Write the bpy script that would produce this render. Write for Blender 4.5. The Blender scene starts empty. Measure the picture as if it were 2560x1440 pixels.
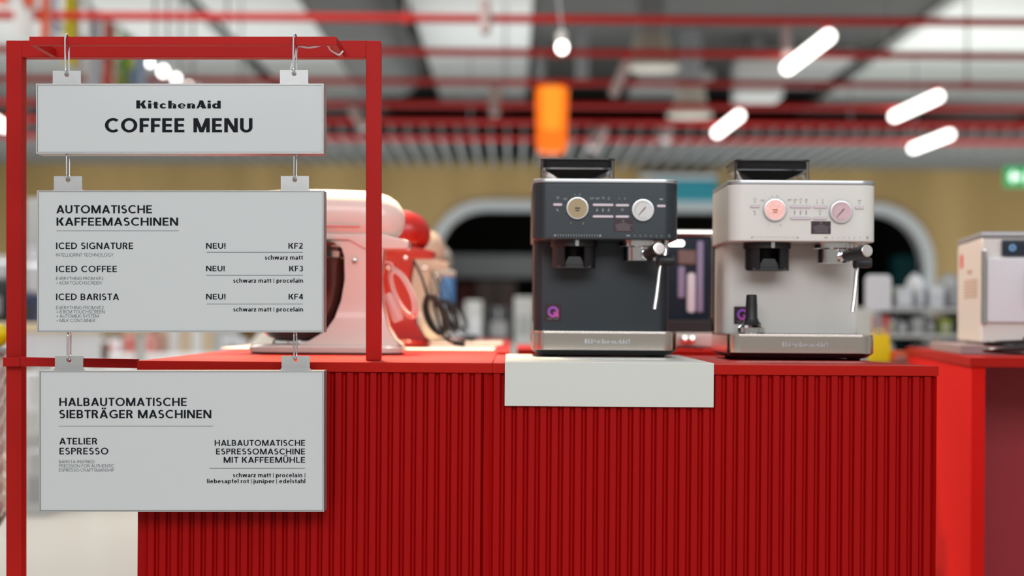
import bpy, bmesh, math, random
from mathutils import Vector, Matrix
random.seed(7)
PI = math.pi
S = bpy.context.scene
COL = S.collection

# ------------------------------------------------------------------ camera
FPX = 4200.0            # focal length in pixels of the 2560 wide frame
HOR = 795.0             # row of the horizon at the frame's centre
ROLL = 0.007
TOP = 0.95              # height of the counter tops
HC = TOP + 0.0817       # camera height
Z0 = 3.024              # distance of the counter front
def P(px, py, y):
    """point at distance y along the view, seen at pixel (px, py)"""
    u = (px - 1280.0); v = (HOR - py)
    x = u * math.cos(ROLL) - v * math.sin(ROLL)
    z = v * math.cos(ROLL) + u * math.sin(ROLL)
    return Vector((x / FPX * y, y, HC + z / FPX * y))
def onz(px, py, z):
    """point of the horizontal plane at height z seen at pixel"""
    d = P(px, py, 1.0)
    k = (z - HC) / (d.z - HC)
    return P(px, py, k)
cd = bpy.data.cameras.new('camera')
cam = bpy.data.objects.new('camera', cd); COL.objects.link(cam)
cd.sensor_width = 36.0; cd.lens = FPX * 36.0 / 2560.0
cd.shift_y = (HOR - 720.0) / 2560.0
cd.clip_start = 0.05; cd.clip_end = 200
cam.matrix_world = Matrix(((math.cos(ROLL), -math.sin(ROLL), 0, 0), (0, 0, -1, 0), (math.sin(ROLL), math.cos(ROLL), 0, HC), (0, 0, 0, 1)))
cd.dof.use_dof = True; cd.dof.focus_distance = 3.0; cd.dof.aperture_fstop = 2.2
S.camera = cam

# ------------------------------------------------------------------ light
S.view_settings.view_transform = 'Standard'; S.view_settings.look = 'None'
S.view_settings.exposure = 0.0; S.view_settings.gamma = 1.0
S.view_settings.use_curve_mapping = False
S.cycles.max_bounces = 6; S.cycles.diffuse_bounces = 3; S.cycles.glossy_bounces = 3
S.cycles.transmission_bounces = 6; S.cycles.caustics_reflective = False; S.cycles.caustics_refractive = False
S.cycles.sample_clamp_indirect = 4.0
W = bpy.data.worlds.new('world'); S.world = W; W.use_nodes = True
wn = W.node_tree.nodes; wl = W.node_tree.links
bg = wn['Background']; bg.inputs['Strength'].default_value = 0.84
tc = wn.new('ShaderNodeTexCoord'); sp = wn.new('ShaderNodeSeparateXYZ'); rp = wn.new('ShaderNodeValToRGB')
mr = wn.new('ShaderNodeMapRange'); mr.inputs['From Min'].default_value = -1; mr.inputs['From Max'].default_value = 1
wl.new(tc.outputs['Generated'], sp.inputs[0]); wl.new(sp.outputs['Z'], mr.inputs['Value']); wl.new(mr.outputs[0], rp.inputs[0]); wl.new(rp.outputs[0], bg.inputs['Color'])
rp.color_ramp.elements[0].color = (0.55, 0.50, 0.46, 1); rp.color_ramp.elements[1].color = (0.95, 0.97, 1.0, 1)
e = rp.color_ramp.elements.new(0.5); e.color = (0.72, 0.72, 0.74, 1)
def lamp(name, kind, loc, target, power, color=(1, 1, 1), size=0.3, size_y=None, spot=60, blend=0.6):
    ld = bpy.data.lights.new(name, kind); ld.energy = power; ld.color = color
    if kind == 'AREA':
        ld.size = size
        if size_y: ld.shape = 'RECTANGLE'; ld.size_y = size_y
    else:
        ld.shadow_soft_size = size
        if kind == 'SPOT': ld.spot_size = math.radians(spot); ld.spot_blend = blend
    o = bpy.data.objects.new(name, ld); COL.objects.link(o)
    o.location = loc
    o.rotation_euler = (Vector(target) - Vector(loc)).to_track_quat('-Z', 'Y').to_euler()
    return o
# area lamps for stand, hall ceiling, wall and floor and the warm track spots over the mixers
lamp('added_front_fill', 'AREA', (0.4, -2.0, 3.1), (0.3, 3.0, 0.9), 160, (0.97, 0.98, 1.0), 5.0, 1.6)  # unseen frontal fill behind the camera, added to brighten the machine fronts
lamp('added_ceiling_uplight', 'AREA', (1.5, 24.0, 1.15), (1.5, 24.0, 9.0), 1150, (0.90, 0.98, 1.0), 22.0, 10.0)  # unseen upward fill, added to brighten the ceiling as floor bounce would
lamp('added_wall_fill', 'AREA', (0.0, 24.6, 3.35), (0.0, 28.0, 1.4), 80, (1.0, 0.95, 0.80), 26.0, 0.6)  # unseen fill under the slats, added to brighten the timber wall
lamp('floor_wash_lamp', 'AREA', (-2.5, 11.0, 4.4), (-2.5, 11.0, 0.0), 260, (1.0, 0.95, 0.88), 5.0, 5.0)
lamp('track_spot_lamp', 'SPOT', (-0.5, 4.6, 3.3), (-0.42, 3.75, 1.0), 1400, (1.0, 0.72, 0.44), 0.10, spot=34, blend=0.8)
lamp('track_spot_lamp', 'SPOT', (-1.3, 5.2, 3.3), (-0.35, 5.0, 1.0), 620, (1.0, 0.74, 0.48), 0.10, spot=50, blend=0.8)
lamp('track_spot_lamp', 'SPOT', (0.3, 4.9, 3.3), (0.45, 3.6, 1.0), 130, (1.0, 0.90, 0.80), 0.10, spot=38, blend=0.8)

lamp('track_spot_lamp', 'SPOT', (-0.9, 4.7, 3.3), (1.05, 4.3, 0.9), 400, (1.0, 0.80, 0.62), 0.10, spot=44, blend=0.9)

# ------------------------------------------------------------------ materials
M = {}
def mat(name, color, rough=0.5, metal=0.0, noise=None, bump=None, coat=0.0, spec=0.5, trans=0.0, emit=None, ior=1.45, aniso=0):
    m = bpy.data.materials.new(name); m.use_nodes = True
    nt = m.node_tree; b = nt.nodes['Principled BSDF']
    b.inputs['Base Color'].default_value = (*color, 1); b.inputs['Roughness'].default_value = rough
    b.inputs['Metallic'].default_value = metal; b.inputs['Coat Weight'].default_value = coat
    b.inputs['Coat Roughness'].default_value = 0.08
    b.inputs['Specular IOR Level'].default_value = spec; b.inputs['Transmission Weight'].default_value = trans
    b.inputs['IOR'].default_value = ior
    if emit:
        b.inputs['Emission Color'].default_value = (*emit[0], 1); b.inputs['Emission Strength'].default_value = emit[1]
    if noise or bump:
        t = nt.nodes.new('ShaderNodeTexCoord')
        n = nt.nodes.new('ShaderNodeTexNoise'); n.inputs['Detail'].default_value = 4
        nt.links.new(t.outputs['Object'], n.inputs['Vector'])
        if noise:                       # (scale, strength)
            n.inputs['Scale'].default_value = noise[0]
            mx = nt.nodes.new('ShaderNodeMix'); mx.data_type = 'RGBA'
            d = noise[1]
            mx.inputs[6].default_value = (*[c * (1 - d) for c in color], 1)
            mx.inputs[7].default_value = (*[min(1, c * (1 + d)) for c in color], 1)
            nt.links.new(n.outputs['Fac'], mx.inputs[0]); nt.links.new(mx.outputs[2], b.inputs['Base Color'])
        if bump:                        # (scale, strength)
            n2 = nt.nodes.new('ShaderNodeTexNoise'); n2.inputs['Scale'].default_value = bump[0]
            nt.links.new(t.outputs['Object'], n2.inputs['Vector'])
            bp = nt.nodes.new('ShaderNodeBump'); bp.inputs['Strength'].default_value = bump[1]; bp.inputs['Distance'].default_value = 0.001
            nt.links.new(n2.outputs['Fac'], bp.inputs['Height']); nt.links.new(bp.outputs['Normal'], b.inputs['Normal'])
    M[name] = m; return m

# ------------------------------------------------------------------ mesh helpers
class MB:
    def __init__(s): s.v = []; s.f = []
    def add(s, verts, faces):
        n = len(s.v); s.v += [tuple(v) for v in verts]; s.f += [tuple(i + n for i in f) for f in faces]; return s
    def box(s, x0, y0, z0, x1, y1, z1):
        v = [(x, y, z) for z in (z0, z1) for y in (y0, y1) for x in (x0, x1)]
        return s.add(v, [(0, 2, 3, 1), (4, 5, 7, 6), (0, 1, 5, 4), (2, 6, 7, 3), (0, 4, 6, 2), (1, 3, 7, 5)])
    def bbox(s, x0, y0, z0, x1, y1, z1, r=0.002, seg=2):
        bm = bmesh.new(); bmesh.ops.create_cube(bm, size=1)
        for v in bm.verts: v.co = Vector(((x0 + x1) / 2 + v.co.x * (x1 - x0), (y0 + y1) / 2 + v.co.y * (y1 - y0), (z0 + z1) / 2 + v.co.z * (z1 - z0)))
        bmesh.ops.bevel(bm, geom=bm.edges[:], offset=r, segments=seg, profile=0.5, affect='EDGES')
        return s.bm(bm)
    def bm(s, bm):
        bm.verts.index_update()
        s.add([v.co.copy() for v in bm.verts], [tuple(v.index for v in f.verts) for f in bm.faces]); bm.free(); return s
    def loft(s, rings, cap0=True, cap1=True, closed=True):
        n = len(rings[0]); k = len(s.v)
        for r in rings: s.v += [tuple(p) for p in r]
        for i in range(len(rings) - 1):
            for j in range(n if closed else n - 1):
                a = k + i * n + j; b = k + i * n + (j + 1) % n
                s.f.append((a, b, b + n, a + n))
        if cap0: s.f.append(tuple(k + j for j in reversed(range(n))))
        if cap1: s.f.append(tuple(k + (len(rings) - 1) * n + j for j in range(n)))
        return s
    def lathe(s, prof, o=(0, 0, 0), axis='z', seg=32, caps=True):
        rings = []
        for r, h in prof:
            ring = []
            for j in range(seg):
                a = 2 * PI * j / seg; c, q = r * math.cos(a), r * math.sin(a)
                p = {'z': (c, q, h), 'y': (c, h, -q), 'x': (h, c, q)}[axis]
                ring.append((o[0] + p[0], o[1] + p[1], o[2] + p[2]))
            rings.append(ring)
        return s.loft(rings, caps, caps)
    def cyl(s, a, b, r, seg=16, r2=None):
        return s.tube([a, b], [r, r if r2 is None else r2], seg)
    def tube(s, pts, r, seg=10, closed=False):
        pts = [Vector(p) for p in pts]; n = len(pts); rings = []; up = None
        for i, p in enumerate(pts):
            if closed: t = pts[(i + 1) % n] - pts[i - 1]
            else: t = pts[min(i + 1, n - 1)] - pts[max(i - 1, 0)]
            t.normalize()
            if up is None: up = Vector((0, 0, 1)) if abs(t.z) < 0.9 else Vector((1, 0, 0))
            u = t.cross(up).normalized(); up = u.cross(t).normalized()
            rr = r[i] if isinstance(r, (list, tuple)) else r
            rings.append([p + u * (rr * math.cos(2 * PI * j / seg)) + up * (rr * math.sin(2 * PI * j / seg)) for j in range(seg)])
        if closed:
            rings.append(rings[0]); return s.loft(rings, False, False)
        return s.loft(rings)
    def prism(s, poly, y0, y1, plane='xz', bevel=0.0, seg=2):
        """closed outline extruded; plane xz runs along y, xy along z, yz along x"""
        def q(a, b, t): return {'xz': (a, t, b), 'xy': (a, b, t), 'yz': (t, a, b)}[plane]
        bm = bmesh.new()
        A = [bm.verts.new(q(a, b, y0)) for a, b in poly]; B = [bm.verts.new(q(a, b, y1)) for a, b in poly]
        f0 = bm.faces.new(A); f1 = bm.faces.new(B)
        for i in range(len(poly)):
            j = (i + 1) % len(poly); bm.faces.new((A[i], A[j], B[j], B[i]))
        bmesh.ops.recalc_face_normals(bm, faces=bm.faces[:])
        if bevel:
            ed = list(f0.edges) + list(f1.edges)
            bmesh.ops.bevel(bm, geom=ed, offset=bevel, segments=seg, profile=0.5, affect='EDGES', clamp_overlap=True)
        return s.bm(bm)
    def quad(s, a, b, c, d): return s.add([a, b, c, d], [(0, 1, 2, 3)])
    def sphere(s, c, r, seg=20, rings=12):
        rx, ry, rz = r if isinstance(r, (tuple, list)) else (r, r, r)
        return s.loft([[(c[0] + rx * math.sin(t) * math.cos(2 * PI * j / seg), c[1] + ry * math.sin(t) * math.sin(2 * PI * j / seg), c[2] - rz * math.cos(t)) for j in range(seg)]
                       for t in [max(0.02, min(PI - 0.02, PI * i / rings)) for i in range(rings + 1)]])
def rrect(x0, z0, x1, z1, r, n=6):
    """rounded rectangle outline; r one radius or four (bl, br, tr, tl)"""
    if not isinstance(r, (tuple, list)): r = (r,) * 4
    out = []
    for (cx, cz, rr, a0) in ((x1 - r[1], z0 + r[1], r[1], -90), (x1 - r[2], z1 - r[2], r[2], 0), (x0 + r[3], z1 - r[3], r[3], 90), (x0 + r[0], z0 + r[0], r[0], 180)):
        if rr < 1e-6: out.append((cx, cz)); continue
        for i in range(n + 1):
            a = math.radians(a0 + 90 * i / n); out.append((cx + rr * math.cos(a), cz + rr * math.sin(a)))
    return out
def obj(name, mb, m, parent=None, smooth=True, angle=35, label=None):
    me = bpy.data.meshes.new(name); me.from_pydata(mb.v, [], mb.f)
    bm = bmesh.new(); bm.from_mesh(me); bmesh.ops.recalc_face_normals(bm, faces=bm.faces[:]); bm.to_mesh(me); bm.free()
    me.materials.append(M[m] if isinstance(m, str) else m)
    if smooth:
        me.polygons.foreach_set('use_smooth', [True] * len(me.polygons)); me.set_sharp_from_angle(angle=math.radians(angle))
    me.update()
    o = bpy.data.objects.new(name, me); COL.objects.link(o)
    if smooth:
        wnm = o.modifiers.new('normals', 'WEIGHTED_NORMAL'); wnm.keep_sharp = True; wnm.mode = 'FACE_AREA'; wnm.weight = 60
    if parent: o.parent = parent
    if label: o['label'] = label
    return o
def tag(o, label, cat, group=None, kind=None):
    o['label'] = label; o['category'] = cat
    if group: o['group'] = group
    if kind: o['kind'] = kind
    return o
def thing(name, label, cat, loc=(0, 0, 0), rotz=0.0, group=None):
    o = bpy.data.objects.new(name, None); COL.objects.link(o); o.location = loc; o.rotation_euler = (0, 0, rotz)
    o.empty_display_size = 0.05
    return tag(o, label, cat, group)
def struct(o): o['kind'] = 'structure'; return o
def dup(root, loc, label=None, rotz=None, scale=None, swap=None):
    r = root.copy(); COL.objects.link(r); r.location = loc
    if rotz is not None: r.rotation_euler = (0, 0, rotz)
    if scale is not None: r.scale = (scale,) * 3
    if label: r['label'] = label
    def cp(src, dst):
        for ch in list(src.children):
            c = ch.copy(); COL.objects.link(c); c.parent = dst
            if swap and c.data:
                ms = c.data.materials[0].name
                if ms in swap:
                    c.data = c.data.copy(); c.data.materials[0] = M[swap[ms]]
            cp(ch, c)
    cp(root, r)
    return r
def recenter(o, loc):
    """put the origin of a top-level mesh at its base"""
    loc = Vector(loc); o.data.transform(Matrix.Translation(-loc)); o.location = loc; return o

# ------------------------------------------------------------------ lettering (flat outlines)
def glyph(ch, a, b, X=0.69):
    P_ = []
    def R(x0, y0, x1, y1): P_.append([(x0, y0), (x1, y0), (x1, y1), (x0, y1)])
    def D(x0, y0, x1, y1, t): P_.append([(x0, y0), (x0 + t, y0), (x1 + t, y1), (x1, y1)])
    def E(cx, cy, rx, ry, a0, a1, aa=None, bb=None):
        aa = a if aa is None else aa; bb = b if bb is None else bb
        n = max(3, int(abs(a1 - a0) / 12))
        for i in range(n):
            q = []
            for (t, o_) in ((i, 0), (i + 1, 0), (i + 1, 1), (i, 1)):
                g = math.radians(a0 + (a1 - a0) * t / n)
                q.append((cx + (rx - o_ * aa) * math.cos(g), cy + (ry - o_ * bb) * math.sin(g)))
            P_.append(q)
    t = a * 1.12
    w = 0.6
    if ch == 'A' or ch == 'Ä':
        w = .80; D(0, 0, w / 2 - t / 2, 1, t); D(w - t, 0, w / 2 - t / 2, 1, t); R(.17, .2, w - .17, .2 + b)
        if ch == 'Ä': R(.2, 1.1, .2 + a, 1.1 + a * 1.05); R(w - .2 - a, 1.1, w - .2, 1.1 + a * 1.05)
    elif ch == 'B':
        w = .62; R(0, 0, a, 1); m = .54
        for z in (0, m - b, 1 - b): R(a, z, .36, z + b)
        ru = (1 - m + b) / 2; E(.35, 1 - ru, .23, ru, -90, 90); rl = m / 2; E(.35, rl, .27, rl, -90, 90)
    elif ch == 'C': w = .78; E(.46, .5, .46, .515, 48, 312)
    elif ch == 'D': w = .76; R(0, 0, a, 1); R(a, 1 - b, .3, 1); R(a, 0, .3, b); E(.29, .5, .47, .5, -90, 90)
    elif ch == 'E':
        w = .56; R(0, 0, a, 1); R(a, 0, w, b); R(a, .5 - b / 2, w - .04, .5 + b / 2); R(a, 1 - b, w - .01, 1)
    elif ch == 'F': w = .54; R(0, 0, a, 1); R(a, .48 - b / 2, w - .05, .48 + b / 2); R(a, 1 - b, w, 1)
    elif ch == 'G': w = .82; E(.46, .5, .46, .515, 48, 305); R(w - a, .06, w, .52); R(.5, .52 - b, w, .52)
    elif ch == 'H': w = .74; R(0, 0, a, 1); R(w - a, 0, w, 1); R(a, .5 - b / 2, w - a, .5 + b / 2)
    elif ch == 'I': w = a; R(0, 0, a, 1)
    elif ch == 'J': w = .46; R(w - a, .25, w, 1); E(w / 2, .25, w / 2, .26, 200, 360)
    elif ch == 'K': w = .70; R(0, 0, a, 1); D(a * .8, .44, w - t * 1.25, 1, t * 1.2); D(w - t * 1.2, 0, a + .04, .6, t * 1.2)
    elif ch == 'L': w = .52; R(0, 0, a, 1); R(a, 0, w, b)
    elif ch == 'M': w = .92; R(0, 0, a, 1); R(w - a, 0, w, 1); q = t * 1.0; D(w / 2 - q / 2, .0, a * .1, 1, q); D(w / 2 - q / 2, .0, w - a * .1 - q, 1, q)
    elif ch == 'N': w = .76; R(0, 0, a, 1); R(w - a, 0, w, 1); q = t * 1.1; D(w - q, 0, 0, 1, q)
    elif ch == 'O': w = .92; E(.46, .5, .46, .515, 0, 360)
    elif ch == 'Q': w = .92; E(.46, .5, .46, .515, 0, 360); D(.62, -.08 + .06, .45, .36, t * 1.3)
    elif ch == 'P': w = .60; R(0, 0, a, 1); m = .42; R(a, 1 - b, .33, 1); R(a, m, .33, m + b); r = (1 - m) / 2; E(.32, 1 - r, .28, r, -90, 90)
    elif ch == 'R': w = .64; R(0, 0, a, 1); m = .44; R(a, 1 - b, .33, 1); R(a, m, .33, m + b); r = (1 - m) / 2; E(.32, 1 - r, .28, r, -90, 90); D(w - t * 1.1, 0, .26, m + b * .5, t * 1.1)
    elif ch == 'S':
        w = .58; k = (1.03 + b) / 4; E(.29, 1.015 - k + .01, .27, k - .01, 38, 270); E(.29, k - .015 + .01, .29, k + .01, 90, -146)
    elif ch == 'T': w = .60; R(w / 2 - a / 2, 0, w / 2 + a / 2, 1); R(0, 1 - b, w, 1)
    elif ch == 'U' or ch == 'Ü':
        w = .70; R(0, .34, a, 1); R(w - a, .34, w, 1); E(w / 2, .345, w / 2, .36, 180, 360)
        if ch == 'Ü': R(.16, 1.1, .16 + a, 1.1 + a * 1.05); R(w - .16 - a, 1.1, w - .16, 1.1 + a * 1.05)
    elif ch == 'V': w = .74; D(w / 2 - t / 2, 0, 0, 1, t); D(w / 2 - t / 2, 0, w - t, 1, t)
    elif ch == 'Y': w = .70; R(w / 2 - a / 2, 0, w / 2 + a / 2, .45); D(w / 2 - t / 2, .42, 0, 1, t); D(w / 2 - t / 2, .42, w - t, 1, t)
    elif ch == '2': w = .54; E(.27, .72, .26, .295, -10, 160); D(0, b * .7, w - t * 1.25, .62, t * 1.15); R(0, 0, w, b)
    elif ch == '3': w = .54; E(.26, .74, .25, .275, -80, 150); E(.26, .27, .28, .285, -150, 85)
    elif ch == '4': w = .60; R(.36, 0, .36 + a, 1); R(0, .2, w, .2 + b); D(0, .2 + b * .3, .36 + a - t, 1, t)
    elif ch == '6': w = .58; E(.29, .31, .29, .325, 0, 360); D(.02, .38, .33, 1, t)
    elif ch == '8': w = .56; k = (1.03 + b) / 4; E(.28, 1.015 - k + .02, .25, k - .02, 0, 360); E(.28, k - .015 + .02, .28, k + .02, 0, 360)
    elif ch == '+': w = .46; R(0, .36, w, .36 + b); R(w / 2 - a / 2, .13, w / 2 + a / 2, .59 + b)
    elif ch == '-': w = .30; R(0, .34, w, .34 + b)
    elif ch == '!': w = a; R(0, 0, a, a); R(0, a * 1.6, a, 1)
    elif ch == '|': w = .03; R(0, -.12, .045, .98)
    elif ch == ' ': w = .20
    elif ch == 'a':
        w = .50; R(w - a, 0, w, X - .2); E(w / 2, X - .22, w / 2, .235, 0, 140); E(.23, .2, .23, .215, 0, 360)
    elif ch == 'b': w = .58; R(0, 0, a, 1.04); E(w - .28, X / 2, .28, X / 2 + .015, 0, 360)
    elif ch == 'd': w = .58; R(w - a, 0, w, 1.04); E(.28, X / 2, .28, X / 2 + .015, 0, 360)
    elif ch == 'c': w = .46; E(.28, X / 2, .28, X / 2 + .015, 48, 312)
    elif ch == 'e': w = .56; E(.28, X / 2, .28, X / 2 + .015, 0, 318); R(a * .5, X / 2 - b * .45, w - a * .3, X / 2 + b * .45)
    elif ch == 'f': w = .36; R(.1, 0, .1 + a, .8); E(.1 + .2, .82, .2, .22, 180, 80); R(0, X - b, w - .02, X)
    elif ch == 'h': w = .54; R(0, 0, a, 1.04); E(w / 2, X - .26, w / 2, .275, 0, 180); R(w - a, 0, w, X - .26)
    elif ch == 'n': w = .54; R(0, 0, a, X); E(w / 2, X - .26, w / 2, .275, 0, 180); R(w - a, 0, w, X - .26)
    elif ch == 'u': w = .54; R(w - a, 0, w, X); E(w / 2, .26, w / 2, .275, 180, 360); R(0, .26, a, X)
    elif ch == 'm':
        w = .88; q = (w + a) / 4
        R(0, 0, a, X)
        for k in (0, 1): x = q + k * (w - a) / 2; E(x, X - .24, q, .255, 0, 180); R(x + q - a, 0, x + q, X - .24)
    elif ch == 'i': w = a; R(0, 0, a, X); E(a / 2, .9, a * .58, a * .55, 0, 360, a * .57, a * .54)
    elif ch == 'j': w = a * 1.1; R(w - a, -.1, w, X); E(w - .16, -.1, .16, .17, 270, 360); E(w - a / 2, .9, a * .58, a * .55, 0, 360, a * .57, a * .54)
    elif ch == 'l': w = a; R(0, 0, a, 1.04)
    elif ch == 'o': w = .60; E(.30, X / 2, .30, X / 2 + .015, 0, 360)
    elif ch == 'p': w = .58; R(0, -.28, a, X); E(w - .28, X / 2, .28, X / 2 + .015, 0, 360)
    elif ch == 'r': w = .34; R(0, 0, a, X); E(.28, X - .24, .28, .25, 75, 180)
    elif ch == 's': w = .42; k = (X + .02 + b) / 4; E(.21, X + .01 - k, .19, k, 38, 270); E(.21, k - .01, .21, k, 90, -146)
    elif ch == 't': w = .36; R(.09, .16, .09 + a, .9); E(.09 + .19, .17, .19, .18, 180, 290); R(0, X - b, w - .02, X)
    elif ch == 'w': w = .86; q = w / 2; tt = t; D(q / 2 - tt / 2, 0, 0, X, tt); D(q / 2 - tt / 2, 0, q - tt / 2, X, tt); D(q * 1.5 - tt / 2, 0, q - tt / 2, X, tt); D(q * 1.5 - tt / 2, 0, w - tt, X, tt)
    elif ch == 'z': w = .46; R(0, 0, w, b); R(0, X - b, w, X); D(0, b * .6, w - t * 1.2, X - b * .6, t * 1.2)
    return w, P_
def text_polys(txt, a, b, track=.14, space=.30, X=0.69):
    x = 0; out = []
    for k, ch in enumerate(txt):
        if ch == ' ': x += space; continue
        w, ps = glyph(ch, a, b, X)
        out += [[(px + x, py) for px, py in p] for p in ps]
        x += w + track * (0.75 if ch in 'LTFPAVYKrtf' else 1)
    return x - track, out
_tp = [0]
def text_mb(mb, txt, fn, x0, x1, ybase, cap, a=.15, b=None, track=.14, space=.30, X=0.69):
    """fn maps (across, up) to a point; the line spans x0..x1, letters stand on ybase and are cap high"""
    b = a * .86 if b is None else b
    w, ps = text_polys(txt, a, b, track, space, X)
    k = (x1 - x0) / w
    for p in ps:
        _tp[0] = (_tp[0] + 1) % 12; e_ = Vector((0, -_tp[0] * 1.2e-5, 0))
        mb.add([Vector(fn(x0 + q[0] * k, ybase + q[1] * cap)) + e_ for q in p], [tuple(range(len(p)))])
# ------------------------------------------------------------------ colours of the stand
RED = (0.37, 0.0050, 0.0012)
mat('red_lacquer', RED, 0.52, noise=(6, .05), spec=0.14)
mat('red_fluted', (0.30, 0.0010, 0.0012), 0.45, noise=(5, .05), spec=0.12)
mat('red_metal', (0.38, 0.006, 0.004), 0.5, noise=(9, .05), bump=(900, .08), spec=0.18)
mat('white_lacquer', (0.54, 0.56, 0.52), 0.35, noise=(4, .02))
mat('acrylic', (0.505, 0.53, 0.535), 0.16, noise=(2.2, .03), spec=0.5)
mat('raw_aluminium', (0.40, 0.405, 0.40), 0.42, metal=0.75, noise=(30, .10), bump=(160, .10))
mat('dark_print', (0.008, 0.009, 0.014), 0.6, spec=0.1)
mat('thin_print', (0.075, 0.08, 0.095), 0.6, spec=0.1)
mat('zinc_wire', (0.62, 0.64, 0.66), 0.25, metal=0.9, noise=(60, .08))
mat('white_cable', (0.72, 0.72, 0.76), 0.35, noise=(20, .03))
mat('dark_core', (0.02, 0.018, 0.018), 0.6)

def dY(p, d): return (p[0], p[1] + d, p[2])
def pbox(mb, x0, y0, x1, y1, za, zb, r=0.0):
    """bar whose front face covers the pixel rectangle at distance za and runs straight back to zb"""
    A = [P(x0, y1, za), P(x1, y1, za), P(x1, y0, za), P(x0, y0, za)]
    bm = bmesh.new()
    v = [bm.verts.new(p) for p in A] + [bm.verts.new(dY(p, zb - za)) for p in A]
    for f in ((0, 1, 2, 3), (7, 6, 5, 4), (0, 4, 5, 1), (1, 5, 6, 2), (2, 6, 7, 3), (3, 7, 4, 0)): bm.faces.new([v[i] for i in f])
    if r: bmesh.ops.bevel(bm, geom=bm.edges[:], offset=r, segments=2, profile=0.5, affect='EDGES')
    return mb.bm(bm)

# ------------------------------------------------------------------ counters
XL = P(343, 900, Z0).x; XS = P(1231, 908, Z0).x; XR = P(2347, 914, Z0).x
CAP = 0.0178
def flutes(x0, x1, y, z0, z1, pitch=0.0210, depth=0.007, rev=False):
    """corrugated sheet: flat ridges with rounded shoulders and narrow grooves"""
    prof = [(0.0, 1), (0.06, .93), (0.10, .70), (0.15, .25), (0.19, .05), (0.24, 0), (0.66, 0), (0.71, .05), (0.75, .25), (0.80, .70), (0.84, .93), (0.90, 1)]
    pts = [(x0, 0)]; x = x0 + 0.014
    if rev: x = x0 + 0.002
    while x < x1 - 0.010:
        for t, d in prof:
            xx = x + t * pitch
            if xx < x1 - 0.002: pts.append((xx, d * depth))
        x += pitch
    pts.append((x1, 0))
    mb = MB(); n = len(pts)
    mb.add([(px, y + d, z0) for px, d in pts] + [(px, y + d, z1) for px, d in pts], [(i, i + 1, n + i + 1, n + i) for i in range(n - 1)])
    mb.box(x0, y + depth + .001, z0, x1, y + .018, z1)
    return mb
def counter(name, label, x0, x1, y0, y1, fluted=True, slant=0.0, ia=.0022, ib=.0022):
    t = thing(name, label, 'counter', ((x0 + x1) / 2, (y0 + y1) / 2, 0), group=None)
    o = Vector(t.location)
    def loc(mb): mb.v = [tuple(Vector(v) - o) for v in mb.v]; return mb
    obj('countertop', loc(MB().prism([(x0, y0), (x1, y0), (x1 - slant, y1), (x0, y1)], TOP - CAP, TOP, 'xy', 0.0009, 1)), 'red_lacquer', t)
    if fluted: obj('fluted_front', loc(flutes(x0 + ia, x1 - ib, y0 + .004, .06, TOP - CAP - .0006)), 'red_fluted', t, angle=50)
    else: obj('front_panel', loc(MB().box(x0 + .002, y0 + .004, .06, x1 - .002, y0 + .022, TOP - CAP - .0006)), 'red_lacquer', t)
    for s in (0, 1):
        xa = x0 + .0022 if s == 0 else x1 - .0202
        sl = slant * s
        obj('side_panel', loc(MB().prism([(xa, y0 + .0225), (xa + .018, y0 + .0225), (xa + .018 - sl, y1 - .02), (xa - sl, y1 - .02)], .06, TOP - CAP - .0006, 'xy')), 'red_lacquer', t)
    obj('back_panel', loc(MB().box(x0 + .021, y1 - .02, .06, x1 - .021 - slant, y1 - .003, TOP - CAP - .0006)), 'red_lacquer', t)
    obj('plinth', loc(MB().box(x0 + .03, y0 + .04, 0, x1 - .03 - slant, y1 - .04, .06)), 'red_lacquer', t)
    return t
counter('counter', 'fluted red counter module under the hanging menu boards, carrying the white stand mixer', XL, XS - .0003, Z0, 4.02, ib=.0157)
counter('counter', 'fluted red counter module holding both espresso machines', XS + .0003, XR, Z0, 3.745, slant=.095, ia=-.0154)
counter('counter', 'red counter module behind the mixers, carrying the red and the cream mixer', XL + .002, XS + .03, 4.03, 5.75, fluted=False)
counter('counter', 'low-lit red counter module behind the dark espresso machine with a machine of chrome and glass', XS + .05, XR - .05, 4.40, 5.2, fluted=False)

# white cover folded over the counter edge
a = P(1262, 905, Z0 - .004).x; b = P(1785, 912, Z0 - .004).x; zt = TOP + .003
bot = P(1523, 1017, Z0 - .004).z
mb = MB()
mb.bbox(a, Z0 - .0045, bot, b, Z0 - .0015, zt, .0011, 3)
mb.bbox(a + .0002, Z0 - .004, TOP + .0004, b - .0002, 3.66, zt, .001, 2)
tag(obj('counter_cover', mb, 'white_lacquer'), 'plain white panel folded over the counter edge under the dark espresso machine', 'panel')
struct  # setting helper defined above

# ------------------------------------------------------------------ red tube frame
ZF = 3.16; ZFB = ZF + .032
fr = thing('tube_stand', 'red square-tube stand with one post on the floor and one on the counter', 'frame', (P(35, 900, ZF).x, ZF, 0))
def loc_to(mb, t):
    o = Vector(t.location); mb.v = [tuple(Vector(v) - o) for v in mb.v]; return mb
mb = pbox(MB(), 15, 101, 54.5, 1500, ZF, ZFB, .0014)
# the floor post reaches the floor
pl = P(35, 1500, ZF)
w2 = .0148
mb.box(pl.x - w2, ZF, .0, pl.x + w2, ZFB, pl.z + .02)
obj('post', loc_to(mb, fr), 'red_metal', fr)
xr0, xr1 = 914.5, 951.5
pr = P(933, 900, ZF)
mb = pbox(MB(), xr0, 101.5, xr1, 900.8, ZF, ZFB, .0014)
obj('post', loc_to(mb, fr), 'red_metal', fr)
obj('top_rail', loc_to(pbox(MB(), 54.0, 101, 914.8, 143, ZF, ZFB, .0014), fr), 'red_metal', fr)
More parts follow.
